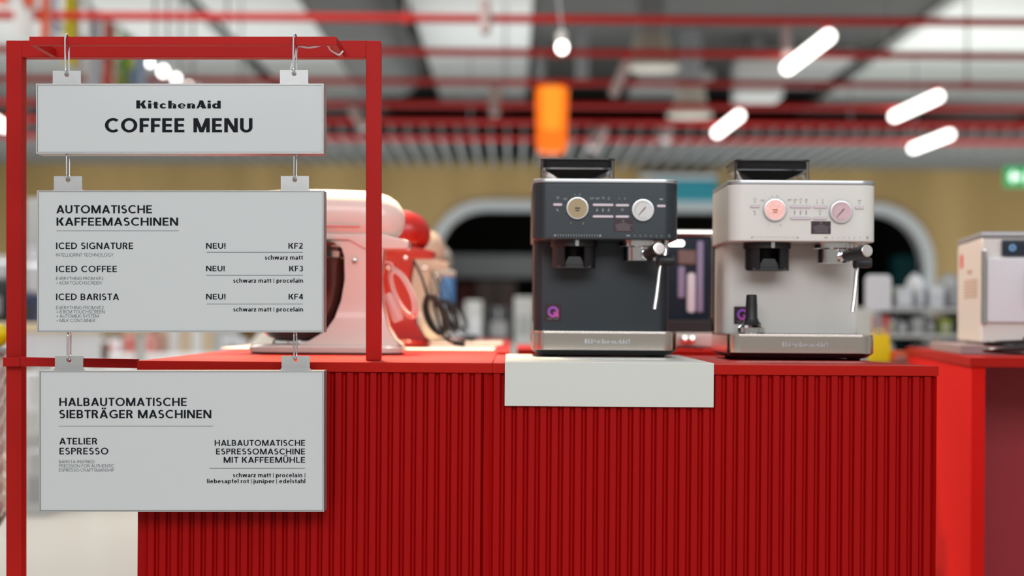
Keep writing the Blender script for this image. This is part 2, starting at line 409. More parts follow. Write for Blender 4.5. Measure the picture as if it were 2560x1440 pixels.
# bracket in front of the top rail from which the boards hang
ZB = 3.005
mb = pbox(MB(), 73, 91.5, 841, 112.5, ZB, ZB + .014, .0006)
obj('hanging_bar', loc_to(mb, fr), 'red_metal', fr)
for x0 in (73, 827):
    mb = pbox(MB(), x0, 91.7, x0 + 14, 112.3, ZB + .0145, ZF - .0005, .0005)
    obj('bracket_arm', loc_to(mb, fr), 'red_metal', fr)
# brace between the post and the counter
mb = MB()
c0 = P(47, 905, ZF - .012); c1 = P(343, 908.5, ZF - .012)
for (xa, ya, yb, xb, yc, yd) in ((46, 893, 915.5, 344, 898, 920.5),):
    A = [P(xa, yb, ZF - .016), P(xb, yd, ZF - .016), P(xb, yc, ZF - .016), P(xa, ya, ZF - .016)]
    mb.add(A + [dY(p, .014) for p in A], [(0, 1, 2, 3), (7, 6, 5, 4), (0, 4, 5, 1), (1, 5, 6, 2), (2, 6, 7, 3), (3, 7, 4, 0)])
obj('brace', loc_to(mb, fr), 'red_metal', fr)
mb = pbox(MB(), 7, 893.5, 49, 916.5, ZF - .018, ZF - .0025, .001)
pbox(mb, 7, 894, 13.5, 916, ZF - .003, ZFB + .006, .001)
obj('clamp', loc_to(mb, fr), 'red_metal', fr)

# ------------------------------------------------------------------ hanging menu boards
ZS = 2.965; DS = 0.047
def fs(px, up): return None
def board(label, x0, y0, x1, y1, tabs, lines, rules, tabw=71, tabh=31, tilt=0.0):
    c = P((x0 + x1) / 2, y1, ZS)
    t = thing('menu_board', label, 'sign', (c.x, ZS + DS / 2, c.z), group='hanging menu boards')
    rim = 0.0022
    def L(px, py, d=0.0): return Vector(dY(P(px, py, ZS), d)) - Vector(t.location)
    # outer box
    A = [L(x0, y1), L(x1, y1), L(x1, y0), L(x0, y0)]
    ux = (A[1] - A[0]).normalized(); uz = (A[3] - A[0]).normalized(); uy = Vector((0, 1, 0))
    wd = (A[1] - A[0]).length; ht = (A[3] - A[0]).length
    def F(a_, b_, d): return A[0] + ux * a_ + uz * b_ + uy * d
    def bx(mb, a0, b0, a1, b1, d0, d1):
        mb.add([F(a_, b_, d) for d in (d0, d1) for (a_, b_) in ((a0, b0), (a1, b0), (a1, b1), (a0, b1))], [(0, 1, 2, 3), (7, 6, 5, 4), (0, 4, 5, 1), (1, 5, 6, 2), (2, 6, 7, 3), (3, 7, 4, 0)]); return mb
    mb = MB()
    bx(mb, 0, 0, wd, rim, 0, DS); bx(mb, 0, ht - rim, wd, ht, 0, DS); bx(mb, 0, rim, rim, ht - rim, 0, DS); bx(mb, wd - rim, rim, wd, ht - rim, 0, DS)
    bx(mb, rim, rim, wd - rim, ht - rim, DS - .002, DS - .0002)
    obj('housing', mb, 'raw_aluminium', t, smooth=False)
    obj('face', bx(MB(), rim + .0004, rim + .0004, wd - rim - .0004, ht - rim - .0004, .0012, .005), 'acrylic', t, smooth=False)
    k = wd / (x1 - x0)
    def fn(px, up): return F((px - x0) * k, (y1 - up) * k, .0007)     # up is a pixel row here
    kinds = {}
    for (txt, a0, a1, yt, yb, wt, kind) in lines:
        mb = kinds.setdefault(kind, MB())
        cap = yb - yt
        wa, opt = wt if isinstance(wt, tuple) else (wt, {})
        text_mb(mb, txt, lambda px, up, yb=yb: fn(px, yb - up), a0, a1, 0.0, cap, a=wa, **opt)
    for (a0, a1, yy) in rules:
        mb = kinds.setdefault('thin_print', MB())
        mb.add([fn(a0, yy + .5), fn(a1, yy + .5), fn(a1, yy - .5), fn(a0, yy - .5)], [(0, 1, 2, 3)])
    for kname, mb in kinds.items():
        obj('lettering' if kname == 'dark_print' else 'fine_print', mb, kname, t, smooth=False)
    # tabs with a hole, welded on the top edge
    for (tx, ty) in tabs:
        tx = 1280 - (1280 - tx) * 1.0070; ty = 790 - (790 - ty) * 1.0070
        a0 = (tx - x0) * k; w_ = tabw * k; h_ = (y0 - ty) * k; hx = w_ / 2; hz = h_ - .0068; hr = .0042
        yf, yb_ = .020, .022
        mb = MB(); n = 16
        outer = []; inner = []
        for i in range(n):
            g = 2 * PI * (i + .5) / n; c_, s_ = math.cos(g), math.sin(g)
            inner.append((hx + hr * c_, hz + hr * s_))
            m_ = min((w_ / 2) / abs(c_), ((h_ - hz) if s_ > 0 else hz) / abs(s_))
            outer.append((hx + m_ * c_, hz + m_ * s_))
        # corners of the plate are kept by moving the nearest outer points onto them
        for cx, cz in ((0, 0), (w_, 0), (w_, h_), (0, h_)):
            i = min(range(n), key=lambda q: (outer[q][0] - cx) ** 2 + (outer[q][1] - cz) ** 2); outer[i] = (cx, cz)
        v = []
        for d in (yf, yb_):
            v += [F(a0 + p[0], ht + p[1], d) for p in outer] + [F(a0 + p[0], ht + p[1], d) for p in inner]
        f = []
        for i in range(n):
            j = (i + 1) % n
            f += [(i, j, n + j, n + i), (2 * n + i, 3 * n + i, 3 * n + j, 2 * n + j), (i, 2 * n + i, 2 * n + j, j), (n + i, n + j, 3 * n + j, 3 * n + i)]
        mb.add(v, f)
        # weld fillets at both feet
        for sx, dx in ((a0, -.0035), (a0 + w_, .0035)):
            mb.add([F(sx, ht, yf), F(sx + dx, ht, yf), F(sx, ht + .004, yf), F(sx, ht, yb_), F(sx + dx, ht, yb_), F(sx, ht + .004, yb_)], [(0, 1, 2), (3, 5, 4), (1, 4, 5, 2)])
        obj('hanging_tab', mb, 'raw_aluminium', t, smooth=False)
    return t
LG = dict(X=.67)
THIN = (.085, dict(b=.085, track=.15, space=.30))
H1 = (.170, dict(b=.150, track=.13, space=.36))
H2 = (.160, dict(b=.142, track=.15, space=.36))
SM = (.165, dict(b=.14, track=.13, space=.28, X=.70))
LOGO = (.40, dict(b=.22, track=.15, X=.62))
board('silver-rimmed menu board with the large heading, topmost of the three', 90, 209, 809, 384, [(132, 177), (700, 175)],
      [('COFFEE MENU', 262, 631, 295.5, 330.5, (.20, dict(b=.175, track=.13, space=.38)), 'dark_print')], [])
board('silver-rimmed menu board listing automatic machines, middle of the three', 92.5, 476, 809, 831, [(135, 440.5), (702, 440)], [
    ('AUTOMATISCHE', 140.5, 379.5, 513, 533, H1, 'dark_print'), ('KAFFEEMASCHINEN', 141, 445, 544, 564, H1, 'dark_print'),
    ('ICED SIGNATURE', 140, 332.5, 606.5, 622.5, H2, 'dark_print'), ('INTELLIGRINT TECHNOLOGY', 140, 283, 633, 641, THIN, 'thin_print'),
    ('ICED COFFEE', 140, 292, 664.5, 680, H2, 'dark_print'), ('EVERYTHING FROM KF2', 140, 258, 692, 700, THIN, 'thin_print'),
    ('+ 6CM TOUCHSCREEN', 140.5, 253, 703, 711, THIN, 'thin_print'),
    ('ICED BARISTA', 140, 296.5, 734, 750, H2, 'dark_print'), ('EVERYTHING FROM KF2', 140, 259, 765, 773, THIN, 'thin_print'),
    ('+ 8 8CM TOUCHSCREEN', 141, 261.5, 775.5, 783.5, THIN, 'thin_print'), ('+ AUTOMILK-SYSTEM', 141, 246.5, 786, 794, THIN, 'thin_print'),
    ('+ MILK CONTAINER', 141, 237.5, 797, 805, THIN, 'thin_print'),
    ('NEU!', 515, 563.5, 607.5, 621.5, H2, 'dark_print'), ('KF2', 721, 757, 607.5, 621.5, H2, 'dark_print'),
    ('NEU!', 515, 561.5, 664.5, 678, H2, 'dark_print'), ('KF3', 723, 757.5, 664.5, 678, H2, 'dark_print'),
    ('NEU!', 515, 563.5, 734.5, 748.5, H2, 'dark_print'), ('KF4', 721.5, 757.5, 734.5, 748.5, H2, 'dark_print'),
    ('schwarz matt', 662, 757, 638, 649, SM, 'dark_print'),
    ('schwarz matt', 583, 678, 696, 706.5, SM, 'dark_print'), ('|', 683.5, 684.6, 696, 706, THIN, 'thin_print'), ('procelain', 691, 757.5, 696, 706.5, SM, 'dark_print'),
    ('schwarz matt', 583, 678, 768, 778.5, SM, 'dark_print'), ('|', 683.5, 684.6, 768, 778, THIN, 'thin_print'), ('procelain', 691, 757.5, 768, 778.5, SM, 'dark_print'),
], [(140.5, 446.5, 577.3), (516, 757, 630.5), (516, 757, 688), (516, 757, 760)])
board('silver-rimmed menu board listing portafilter machines, lowest of the three', 97.5, 926.5, 810, 1279.5, [(137.5, 890), (704, 889.5)], [
    ('HALBAUTOMATISCHE', 148, 466.5, 994.5, 1015, H1, 'dark_print'), ('SIEBTRÄGER MASCHINEN', 147.5, 528, 1025, 1045.5, H1, 'dark_print'),
    ('ATELIER', 148, 243, 1095, 1111, H2, 'dark_print'), ('ESPRESSO', 148.5, 270.5, 1119.5, 1136, H2, 'dark_print'),
    ('BARISTA-INSPIRED', 147, 236, 1150.5, 1158, THIN, 'thin_print'), ('PRECISION FOR AUTHENTIC', 147, 285, 1161, 1168.5, THIN, 'thin_print'),
    ('ESPRESSO CRAFTSMANSHIP', 147, 285, 1171.5, 1179, THIN, 'thin_print'),
    ('HALBAUTOMATISCHE', 536.5, 762.5, 1100, 1114.5, H2, 'dark_print'), ('ESPRESSOMASCHINE', 540, 762.5, 1121.5, 1136, H2, 'dark_print'),
    ('MIT KAFFEEMÜHLE', 559, 762.5, 1142.5, 1157, H2, 'dark_print'),
    ('schwarz matt', 582, 677, 1182.5, 1193, SM, 'dark_print'), ('|', 682.5, 683.6, 1182.5, 1193, THIN, 'thin_print'), ('procelain', 689.5, 755.5, 1182.5, 1193, SM, 'dark_print'), ('|', 761.5, 762.6, 1182.5, 1193, THIN, 'thin_print'),
    ('liebesapfel rot', 517.5, 622, 1197.5, 1208, SM, 'dark_print'), ('|', 627.5, 628.6, 1197.5, 1208, THIN, 'thin_print'), ('juniper', 633.5, 685.5, 1197.5, 1208, SM, 'dark_print'), ('|', 690.5, 691.6, 1197.5, 1208, THIN, 'thin_print'), ('edelstahl', 698, 763, 1197.5, 1208, SM, 'dark_print'),
], [(146.5, 532, 1065.3), (523, 762.5, 1171)])
# the maker's name above the heading, drawn letter by letter: heavy wide stems, thin crossbars
LG_ = [  # outlines in pixels of the zoomed name (x 0..1600, y up, baseline 0)
    [(0, 0), (70, 0), (70, 58), (92, 58), (122, 0), (198, 0), (148, 95), (180, 158), (118, 158), (84, 102), (70, 102), (70, 155), (0, 155)],
]
def rect(x0, y0, x1, y1): return [(x0, y0), (x1, y0), (x1, y1), (x0, y1)]
def ring(cx, cy, rx, ry, ix, iy, a0=0, a1=360, ox=0):
    n = max(4, int(abs(a1 - a0) / 12)); out = []
    for i in range(n):
        g, h = [math.radians(a0 + (a1 - a0) * t / n) for t in (i, i + 1)]
        out.append([(cx + rx * math.cos(g), cy + ry * math.sin(g)), (cx + rx * math.cos(h), cy + ry * math.sin(h)), (cx + ox + ix * math.cos(h), cy + iy * math.sin(h)), (cx + ox + ix * math.cos(g), cy + iy * math.sin(g))])
    return out
def logo_polys():
    p = []
    p += [rect(0, 0, 72, 155), [(60, 62), (88, 100), (138, 155), (180, 155), (150, 100), (120, 84), (92, 56)], [(72, 70), (110, 96), (140, 96), (195, 0), (122, 0), (90, 58)]]   # K
    p += [rect(222, 0, 285, 97)] + ring(253, 132, 31, 19, .1, .1)                                                        # i
    p += [rect(335, 22, 398, 128), rect(310, 78, 420, 92)] + ring(378, 24, 44, 26, .1, 6, 180, 300)                        # t
    p += [[(335, 22), (398, 22), (420, 6), (395, 0), (352, 0)]]
    p += ring(508, 48, 66, 50, 38, 26, 40, 322, 18)                                                                        # c
    p += [rect(604, 0, 668, 147), rect(690, 0, 754, 62)] + ring(694, 58, 60, 38, 24, 22, 0, 165, -6)                         # h
    p += ring(857, 48, 72, 50, 30, 34, 0, 318, 6) + [rect(830, 40, 928, 54)] + ring(857, 48, 74, 50, 40, 40, 270, 325)       # e
    p += [rect(960, 0, 1024, 94), rect(1046, 0, 1110, 62)] + ring(1050, 58, 60, 38, 24, 22, 0, 165, -6)                      # n
    p += [[(1135, 0), (1172, 0), (1232, 110), (1218, 155), (1200, 155), (1190, 130)], [(1240, 0), (1322, 0), (1258, 155), (1190, 155)], rect(1165, 28, 1260, 46)]  # A
    p += [rect(1345, 0, 1408, 97)] + ring(1376, 132, 31, 19, .1, .1)                                                      # i
    p += [rect(1530, 0, 1593, 147)] + ring(1496, 48, 64, 50, 22, 24, 0, 360, 14)                                          # d
    return p
def logo_mb(fn, x0, x1, yb, k_y=None):
    mb = MB(); k = (x1 - x0) / 1593.0; ky = k if k_y is None else k_y
    for p in logo_polys(): mb.add([fn(x0 + a_ * k, yb + b_ * ky) for a_, b_ in p], [tuple(range(len(p)))])
    return mb
tb = [o for o in S.objects if o.name == 'menu_board'][0]
def fn(px, up): return Vector(dY(P(px, up, ZS), .0007)) - Vector(tb.location)
mb = MB(); k = (551.5 - 340.5) / 1593.0
for i_, p in enumerate(logo_polys()): mb.add([fn(340.5 + a_ * k, 271 - b_ * k * .985) + Vector((0, -(i_ % 40) * 1e-5, 0)) for a_, b_ in p], [tuple(range(len(p)))])
obj('maker_name', mb, 'dark_print', tb, smooth=False)

# ------------------------------------------------------------------ wire rings between the boards
def wring(label, xa, ya, xb, yb, zc, hx=0.0, dep=.011, za=None):
    """oblong wire ring hanging from (xa, ya) to (xb, yb), seen nearly edge-on"""
    A = P(xa, ya, za or zc); B = P(xb, yb, zc); h = (A - B).length; n = 14; pts = []
    up = (A - B).normalized(); c = (A + B) / 2; r = dep
    side = Vector((hx / FPX * zc, dep, 0)); ra = side.length; sd = side.normalized()
    s = h / 2 - ra
    for i in range(n + 1):
        g = PI * i / n; pts.append(c + up * (s + ra * math.sin(g)) - sd * (ra * math.cos(g)))
    for i in range(n + 1):
        g = PI * i / n; pts.append(c - up * (s + ra * math.sin(g)) + sd * (ra * math.cos(g)))
    o = obj('wire_ring', MB().tube(pts, .0016, 8, closed=True), 'zinc_wire')
    recenter(o, B)
    return tag(o, label, 'ring', 'wire rings that hold the menu boards')
ZR = ZS + .021
wring('long wire ring over the red bar at the heading board, above its left tab', 167, 86, 168, 188, ZR, 0, .0125, ZB + .006)
wring('long wire ring over the red bar at the heading board, beside the white cable', 738, 86, 737, 187, ZR, 2, .0125, ZB + .006)
wring('wire ring between heading board and middle board, on the post side', 170, 377, 170, 451, ZR, 0, .010)
wring('wire ring between heading board and middle board, on the mixer side', 738.5, 377, 737.5, 451, ZR, 1.5, .010)
wring('wire ring between middle board and lowest board, on the post side', 173, 826, 172.5, 901, ZR, 0, .010)
wring('wire ring between middle board and lowest board, in front of the white mixer base', 738, 826, 738.5, 900, ZR, 1.5, .010)
def zp(px, py, z): return P(px, py, z)
# white cable from the bar's end to the tab
pts = [(857, 128, .10), (848, 137, .09), (838, 133, .085), (825, 124, .075), (822, 117, .06), (810, 112, .05), (790, 117, .035), (770, 119.5, .03), (748, 116, .025), (741, 121, .02), (738, 140, .02), (730, 160, .018), (727, 176, .016), (727, 186, .026)]
def smooth(pts, n=5):
    out = []
    for i in range(len(pts) - 1):
        p0, p1, p2, p3 = [Vector(pts[max(0, min(len(pts) - 1, i + k))]) for k in (-1, 0, 1, 2)]
        for j in range(n):
            t = j / n
            out.append(0.5 * ((2 * p1) + (-p0 + p2) * t + (2 * p0 - 5 * p1 + 4 * p2 - p3) * t * t + (-p0 + 3 * p1 - 3 * p2 + p3) * t ** 3))
    out.append(Vector(pts[-1])); return out
o = obj('cable', MB().tube(smooth([P(x, y, ZB + d) for x, y, d in pts]), .0016, 8), 'white_cable')
recenter(o, P(730, 176, ZB)); tag(o, 'thin white cable running along the red hanging bar down to the heading board', 'cable')
# ------------------------------------------------------------------ espresso machines with grinder
mat('juniper_paint', (0.031, 0.040, 0.047), 0.32, metal=0.30, noise=(3, .06), spec=0.5)
mat('porcelain_paint', (0.65, 0.635, 0.60), 0.33, noise=(3, .02), spec=0.5)
mat('polished_steel', (0.74, 0.69, 0.63), 0.14, metal=1.0, noise=(7, .05))
mat('chrome', (0.78, 0.78, 0.79), 0.06, metal=1.0, noise=(9, .03))
mat('satin_rim', (0.52, 0.54, 0.56), 0.30, metal=0.8, noise=(12, .04))
mat('black_plastic', (0.012, 0.013, 0.015), 0.40, noise=(20, .15))
mat('soft_black', (0.018, 0.019, 0.021), 0.45, noise=(20, .15))
mat('smoke_lid', (0.02, 0.02, 0.022), 0.12, noise=(8, .1))
mat('dial_beige', (0.36, 0.29, 0.17), 0.22, noise=(40, .05), coat=0.5)
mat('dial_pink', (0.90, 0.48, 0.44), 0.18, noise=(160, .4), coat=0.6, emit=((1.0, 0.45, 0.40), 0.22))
mat('gauge_white', (0.62, 0.63, 0.63), 0.25, noise=(30, .03), coat=0.4)
mat('gauge_rose', (0.60, 0.42, 0.45), 0.25, noise=(30, .05), coat=0.4)
mat('button_pearl', (0.60, 0.52, 0.57), 0.25, metal=0.45, noise=(50, .05))
mat('pale_marks', (0.30, 0.33, 0.34), 0.5)
mat('grey_marks', (0.34, 0.31, 0.28), 0.5)
mat('lamp_dot', (0.015, 0.015, 0.018), 0.4)
mat('sticker_black', (0.026, 0.005, 0.011), 0.35, noise=(40, .2))
mat('sticker_print', (0.20, 0.18, 0.20), 0.5)
mat('needle_orange', (0.45, 0.13, 0.06), 0.4)
mat('drip_grille', (0.30, 0.30, 0.30), 0.3, metal=0.9, noise=(60, .1))
def clear_mat():
    m = bpy.data.materials.new('clear_plastic'); m.use_nodes = True; nt = m.node_tree
    b = nt.nodes['Principled BSDF']; b.inputs['Base Color'].default_value = (0.93, 0.93, 0.96, 1); b.inputs['Roughness'].default_value = 0.04
    b.inputs['Transmission Weight'].default_value = 1.0; b.inputs['IOR'].default_value = 1.25
    n = nt.nodes.new('ShaderNodeTexNoise'); n.inputs['Scale'].default_value = 12
    t = nt.nodes.new('ShaderNodeTexCoord'); nt.links.new(t.outputs['Object'], n.inputs['Vector'])
    mr = nt.nodes.new('ShaderNodeMapRange'); mr.inputs['To Min'].default_value = 0.02; mr.inputs['To Max'].default_value = 0.07
    nt.links.new(n.outputs['Fac'], mr.inputs['Value']); nt.links.new(mr.outputs[0], b.inputs['Roughness'])
    M['clear_plastic'] = m
clear_mat()
def purple_mat():
    m = bpy.data.materials.new('violet_ring'); m.use_nodes = True; nt = m.node_tree; b = nt.nodes['Principled BSDF']
    t = nt.nodes.new('ShaderNodeTexCoord'); s = nt.nodes.new('ShaderNodeSeparateXYZ'); r = nt.nodes.new('ShaderNodeValToRGB')
    a = nt.nodes.new('ShaderNodeMath'); a.operation = 'SUBTRACT'
    nt.links.new(t.outputs['Generated'], s.inputs[0]); nt.links.new(s.outputs['X'], a.inputs[0]); nt.links.new(s.outputs['Z'], a.inputs[1])
    mr = nt.nodes.new('ShaderNodeMapRange'); mr.inputs['From Min'].default_value = -.8; mr.inputs['From Max'].default_value = .8
    nt.links.new(a.outputs[0], mr.inputs['Value']); nt.links.new(mr.outputs[0], r.inputs[0]); nt.links.new(r.outputs[0], b.inputs['Base Color'])
    r.color_ramp.elements[0].color = (0.20, 0.06, 0.60, 1); r.color_ramp.elements[1].color = (0.72, 0.10, 0.42, 1)
    b.inputs['Roughness'].default_value = 0.5; M['violet_ring'] = m
purple_mat()
def plan(w, d, r, y0=0.0, rb=0.008, cx=0.0):
    """outline seen from above, front corners rounded by r"""
    return rrect(cx - w / 2, y0, cx + w / 2, y0 + d, (r, r, rb, rb), 8)
def pill(mb, cx, cz, w, h, y, d):
    mb.prism(rrect(cx - w / 2, cz - h / 2, cx + w / 2, cz + h / 2, h * .49, 4), y - d, y, 'xz', .0006, 1)
def disc(mb, cx, cz, r, y0, y1, seg=40, bevel=.001):
    mb.prism([(cx + r * math.cos(2 * PI * i / seg), cz + r * math.sin(2 * PI * i / seg)) for i in range(seg)], y0, y1, 'xz', bevel, 2)
def annulus(mb, cx, cz, r0, r1, y, a0=0, a1=360, d=.0004):
    n = max(4, int(abs(a1 - a0) / 10))
    for i in range(n):
        g, h = [math.radians(a0 + (a1 - a0) * t / n) for t in (i, i + 1)]
        mb.add([(cx + r * math.cos(q), y, cz + r * math.sin(q)) for r, q in ((r0, g), (r1, g), (r1, h), (r0, h))], [(0, 1, 2, 3)])
def flat(mb, x0, z0, x1, z1, y): mb.add([(x0, y, z0), (x1, y, z0), (x1, y, z1), (x0, y, z1)], [(0, 1, 2, 3)])
def espresso(label, loc, body, marks, gauge, dial, button, lever=0.0):
    t = thing('espresso_machine', label, 'espresso machine', loc)
    wd = .297
    # base
    mb = MB(); rings = []
    for z, ins in ((.0045, .018), (.0065, .010), (.0146, .001)):
        rings.append([(x, y, z) for x, y in plan(wd - 2 * ins, .29 - 2 * ins, .030, ins)])
    mb.loft(rings)
    obj('base', mb, 'black_plastic', t)
    for sx, sy in ((-1, .045), (1, .045), (-1, .24), (1, .24)):
        obj('foot', MB().lathe([(.013, 0), (.0145, .004), (.0155, .0044)], (sx * .112, sy, .0), seg=16), 'soft_black', t)
    obj('drip_tray', MB().prism(plan(wd, .290, .030), .0148, .050, 'xy', .0008, 2), 'polished_steel', t)
    mb = MB().prism(plan(wd - .001, .289, .030, .0005), .0502, .0525, 'xy', .0007, 2)
    obj('tray_rim', mb, 'polished_steel', t)
    mb = MB()
    for k in range(26):
        x = -.125 + k * .010; mb.box(x, .022, .0526, x + .005, .125, .0534)
    obj('drip_grille', mb, 'drip_grille', t)
    nm = obj('maker_name', logo_mb(lambda a_, u_: (a_, -.0004, u_), -.0405, .0505, .0285, .0000575), 'satin_rim', t, smooth=False)
    # column and head
    obj('column', MB().prism(plan(.286, .152, .022, .135), .0527, .2392, 'xy', .001, 2), body, t)
    obj('head', MB().prism(plan(wd, .288, .032), .2394, .3545, 'xy', .003, 3), body, t)
    obj('top_rim', MB().prism(plan(wd + .0006, .2886, .0322, -.0003), .3547, .3625, 'xy', .0015, 2), 'satin_rim', t)
    obj('rear_cover', MB().prism(rrect(-wd / 2 + .004, .2895, wd / 2 - .004, .302, .004), .07, .345, 'xy', .002, 2), 'soft_black', t)
    # hopper
    hx0, hx1, hy0, hy1 = -.132, .020, .035, .21
    h = MB()
    out = rrect(hx0, hy0, hx1, hy1, .016, 6); inn = rrect(hx0 + .003, hy0 + .003, hx1 - .003, hy1 - .003, .013, 6)
    h.loft([[(x, y, .3627) for x, y in out], [(x, y, .4030) for x, y in out], [(x, y, .4030) for x, y in inn], [(x, y, .3650) for x, y in inn]])
    hp = obj('hopper', h, 'clear_plastic', t)
    c = ((hx0 + hx1) / 2, (hy0 + hy1) / 2)
    fun = MB(); r0 = [(x, y, .3850) for x, y in rrect(hx0 + .0045, hy0 + .0045, hx1 - .0045, hy1 - .0045, .012, 6)]
    r1 = [(c[0] + (x - c[0]) * .35, c[1] + (y - c[1]) * .35, .3655) for x, y, z in r0]; fun.loft([r0, r1], False, False)
    obj('funnel', fun, 'clear_plastic', hp)
    mb = MB().prism(rrect(hx0 + .0045, hy0 + .0045, hx1 - .0045, hy1 - .0045, .012, 6), .3885, .4025, 'xy', .001, 1)
    obj('lid_insert', mb, 'smoke_lid', hp)
    obj('hopper_lid', MB().prism(rrect(hx0 - .0015, hy0 - .0015, hx1 + .0015, hy1 + .0015, .0175, 6), .4032, .4078, 'xy', .0014, 2), 'smoke_lid', t)
    # controls on the front
    def dial_face(cx, cz, face, name):
        d = obj(name, MB().lathe([(.0228, -.0002), (.0232, -.004), (.0222, -.0078), (.0205, -.0082)], (cx, 0, cz), 'y', 40), 'satin_rim', t)
        mb = MB(); annulus(mb, cx, cz, 0.0001, .0199, -.0084); f = obj('dial_face', mb, face, d, smooth=False); return d
    k = dial_face(-.0574, .302, dial, 'selector_knob')
    mb = MB(); flat(mb, -.0630, .3005, -.0520, .3035, -.0088); flat(mb, -.0615, .2960, -.0535, .2985, -.0088)
    obj('screen_print', mb, 'soft_black' if dial == 'dial_beige' else 'needle_orange', k, smooth=False)
    g = dial_face(.0753, .299, gauge, 'pressure_gauge')
    mb = MB(); ang = math.radians(49); ca, sa = math.cos(ang), math.sin(ang)
    def rot(u, v): return (.0753 + u * ca - v * sa, -.0092, .299 + u * sa + v * ca)
    mb.add([rot(-.0155, -.0004), rot(.004, -.0011), rot(.0085, -.0007), rot(.0085, .0007), rot(.004, .0011), rot(-.0155, .0004)], [(0, 1, 2, 3, 4, 5)])
    obj('needle', mb, 'soft_black', g, smooth=False)
    mb = MB(); annulus(mb, .0753, .299, 0.0001, .0016, -.0096); obj('needle_hub', mb, 'needle_orange', g, smooth=False)
    mb = MB()
    for q in range(60, 300, 12):
        if 205 < q < 240: continue
        g_ = math.radians(q + 5); annulus(mb, .0753, .299, .0150, .0172, -.0088, q, q + 5)
    obj('gauge_scale', mb, 'grey_marks', g, smooth=False)
    for cx, cz, w_ in ((-.0973, .3094, .019), (-.0053, .3094, .0425), (-.0053, .2860, .0425), (.0338, .3090, .0275), (.0338, .2860, .0275), (.1128, .3080, .018)):
        mb = MB(); pill(mb, cx, cz, w_, .0052, -.0001, .0028); obj('push_button', mb, button, t)
    # indicator dots, icons, dose scales
    mb = MB()
    for x, z in ((-.0973, .3178), (-.0973, .2925), (-.0175, .3178), (-.0055, .3178), (.0060, .3178), (-.0175, .2945), (-.0055, .2945), (.0060, .2945), (.0275, .3172), (.0390, .3172), (.0338, .2945), (.1128, .3165)):
        disc(mb, x, z, .0011, -.0004, .0002, 10, 0)
    obj('indicator_lights', mb, 'lamp_dot', t, smooth=False)
    mb = MB(); y = -.0005
    def ic(x, z, kind):
        if kind == 'o': annulus(mb, x, z, .0020, .0028, y, 120, 420); flat(mb, x - .0004, z + .0008, x + .0004, z + .0036, y)
        if kind == 'c': annulus(mb, x, z, .0020, .0029, y, 180, 360); flat(mb, x - .0029, z - .0002, x + .0029, z + .0006, y); annulus(mb, x + .0038, z - .0005, .0009, .0015, y)
        if kind == 'h': annulus(mb, x - .0013, z + .0004, .0010, .0018, y, 0, 220); annulus(mb, x + .0013, z + .0004, .0010, .0018, y, -40, 180); mb.add([(x - .003, y, z), (x, y, z - .0032), (x + .003, y, z), (x, y, z - .0020)], [(0, 1, 2, 3)])
        if kind == 'd': annulus(mb, x, z - .0005, .0014, .0022, y); mb.add([(x - .0018, y, z + .0006), (x + .0018, y, z + .0006), (x, y, z + .0040)], [(0, 1, 2)])
        if kind == 't': flat(mb, x - .0005, z - .001, x + .0005, z + .0036, y); annulus(mb, x, z - .002, .0001, .0018, y); flat(mb, x + .001, z + .001, x + .0022, z + .0016, y)
        if kind == 's': mb.add([(x - .003, y, z + .0025), (x - .001, y, z + .003), (x + .0028, y, z - .003), (x + .001, y, z - .003)], [(0, 1, 2, 3)]); flat(mb, x - .0022, z - .001, x, z, y)
        if kind == '1': flat(mb, x - .0004, z - .002, x + .0004, z + .002, y); flat(mb, x - .0011, z + .001, x, z + .0017, y)
        if kind == '2': flat(mb, x - .0014, z - .002, x + .0014, z - .0013, y); annulus(mb, x, z + .0009, .0007, .0014, y, -20, 180); mb.add([(x - .0014, y, z - .0014), (x - .0006, y, z - .0014), (x + .0014, y, z + .0008), (x + .0006, y, z + .0008)], [(0, 1, 2, 3)])
        if kind == '-': flat(mb, x - .0035, z - .0012, x + .0035, z + .0012, y)
        if kind == 'v': flat(mb, x - .0005, z - .002, x + .0005, z + .002, y)
        if kind == '^': mb.add([(x - .0028, y, z - .002), (x + .0028, y, z - .002), (x, y, z + .0028)], [(0, 1, 2)])
    for x, z, kk in ((-.0973, .3235, 'o'), (-.0975, .2985, 's'), (-.0830, .3220, 'c'), (-.0290, .3235, 'c'), (-.0175, .3235, 'c'), (-.0050, .3235, 'h'), (.0060, .3225, 'd'),
                    (.0275, .3225, '1'), (.0390, .3225, '2'), (-.0175, .3000, 't'), (-.0055, .3000, 't'), (.0060, .3000, 't'), (.0338, .3000, 'o'), (.1128, .3220, '-'), (-.0625, .3300, '1'), (-.0525, .3300, '-' if 0 else '2'),
                    (-.0700, .2725, '1'), (-.0455, .2715, '2'), (-.1025, .2475, '^'), (.0460, .2475, '-'), (.1295, .2475, 'd')): ic(x, z, kk)
    for i in range(17): ic(-.0965 + i * .00535, .2475, 'v' if i < 16 else '^')
    for i in range(6): ic(.0600 + i * .0108, .2475, '1' if i == 0 else 'v')
    for i in range(11):
        a_ = math.radians(-40 + i * 26); r_ = .0262; annulus(mb, -.0574 + r_ * math.cos(a_), .302 + r_ * math.sin(a_), .0001, .0005, y)
    obj('printed_icons', mb, marks, t, smooth=False)
    # information sticker
    s = obj('sticker', MB().box(.0160, -.0006, .2548, .0555, -.0001, .2805), 'sticker_black', t, smooth=False, label='small dark information sticker under the buttons')
    mb = MB(); annulus(mb, .0358, .2768, .0014, .0022, -.0008)
    rnd = random.Random(3)
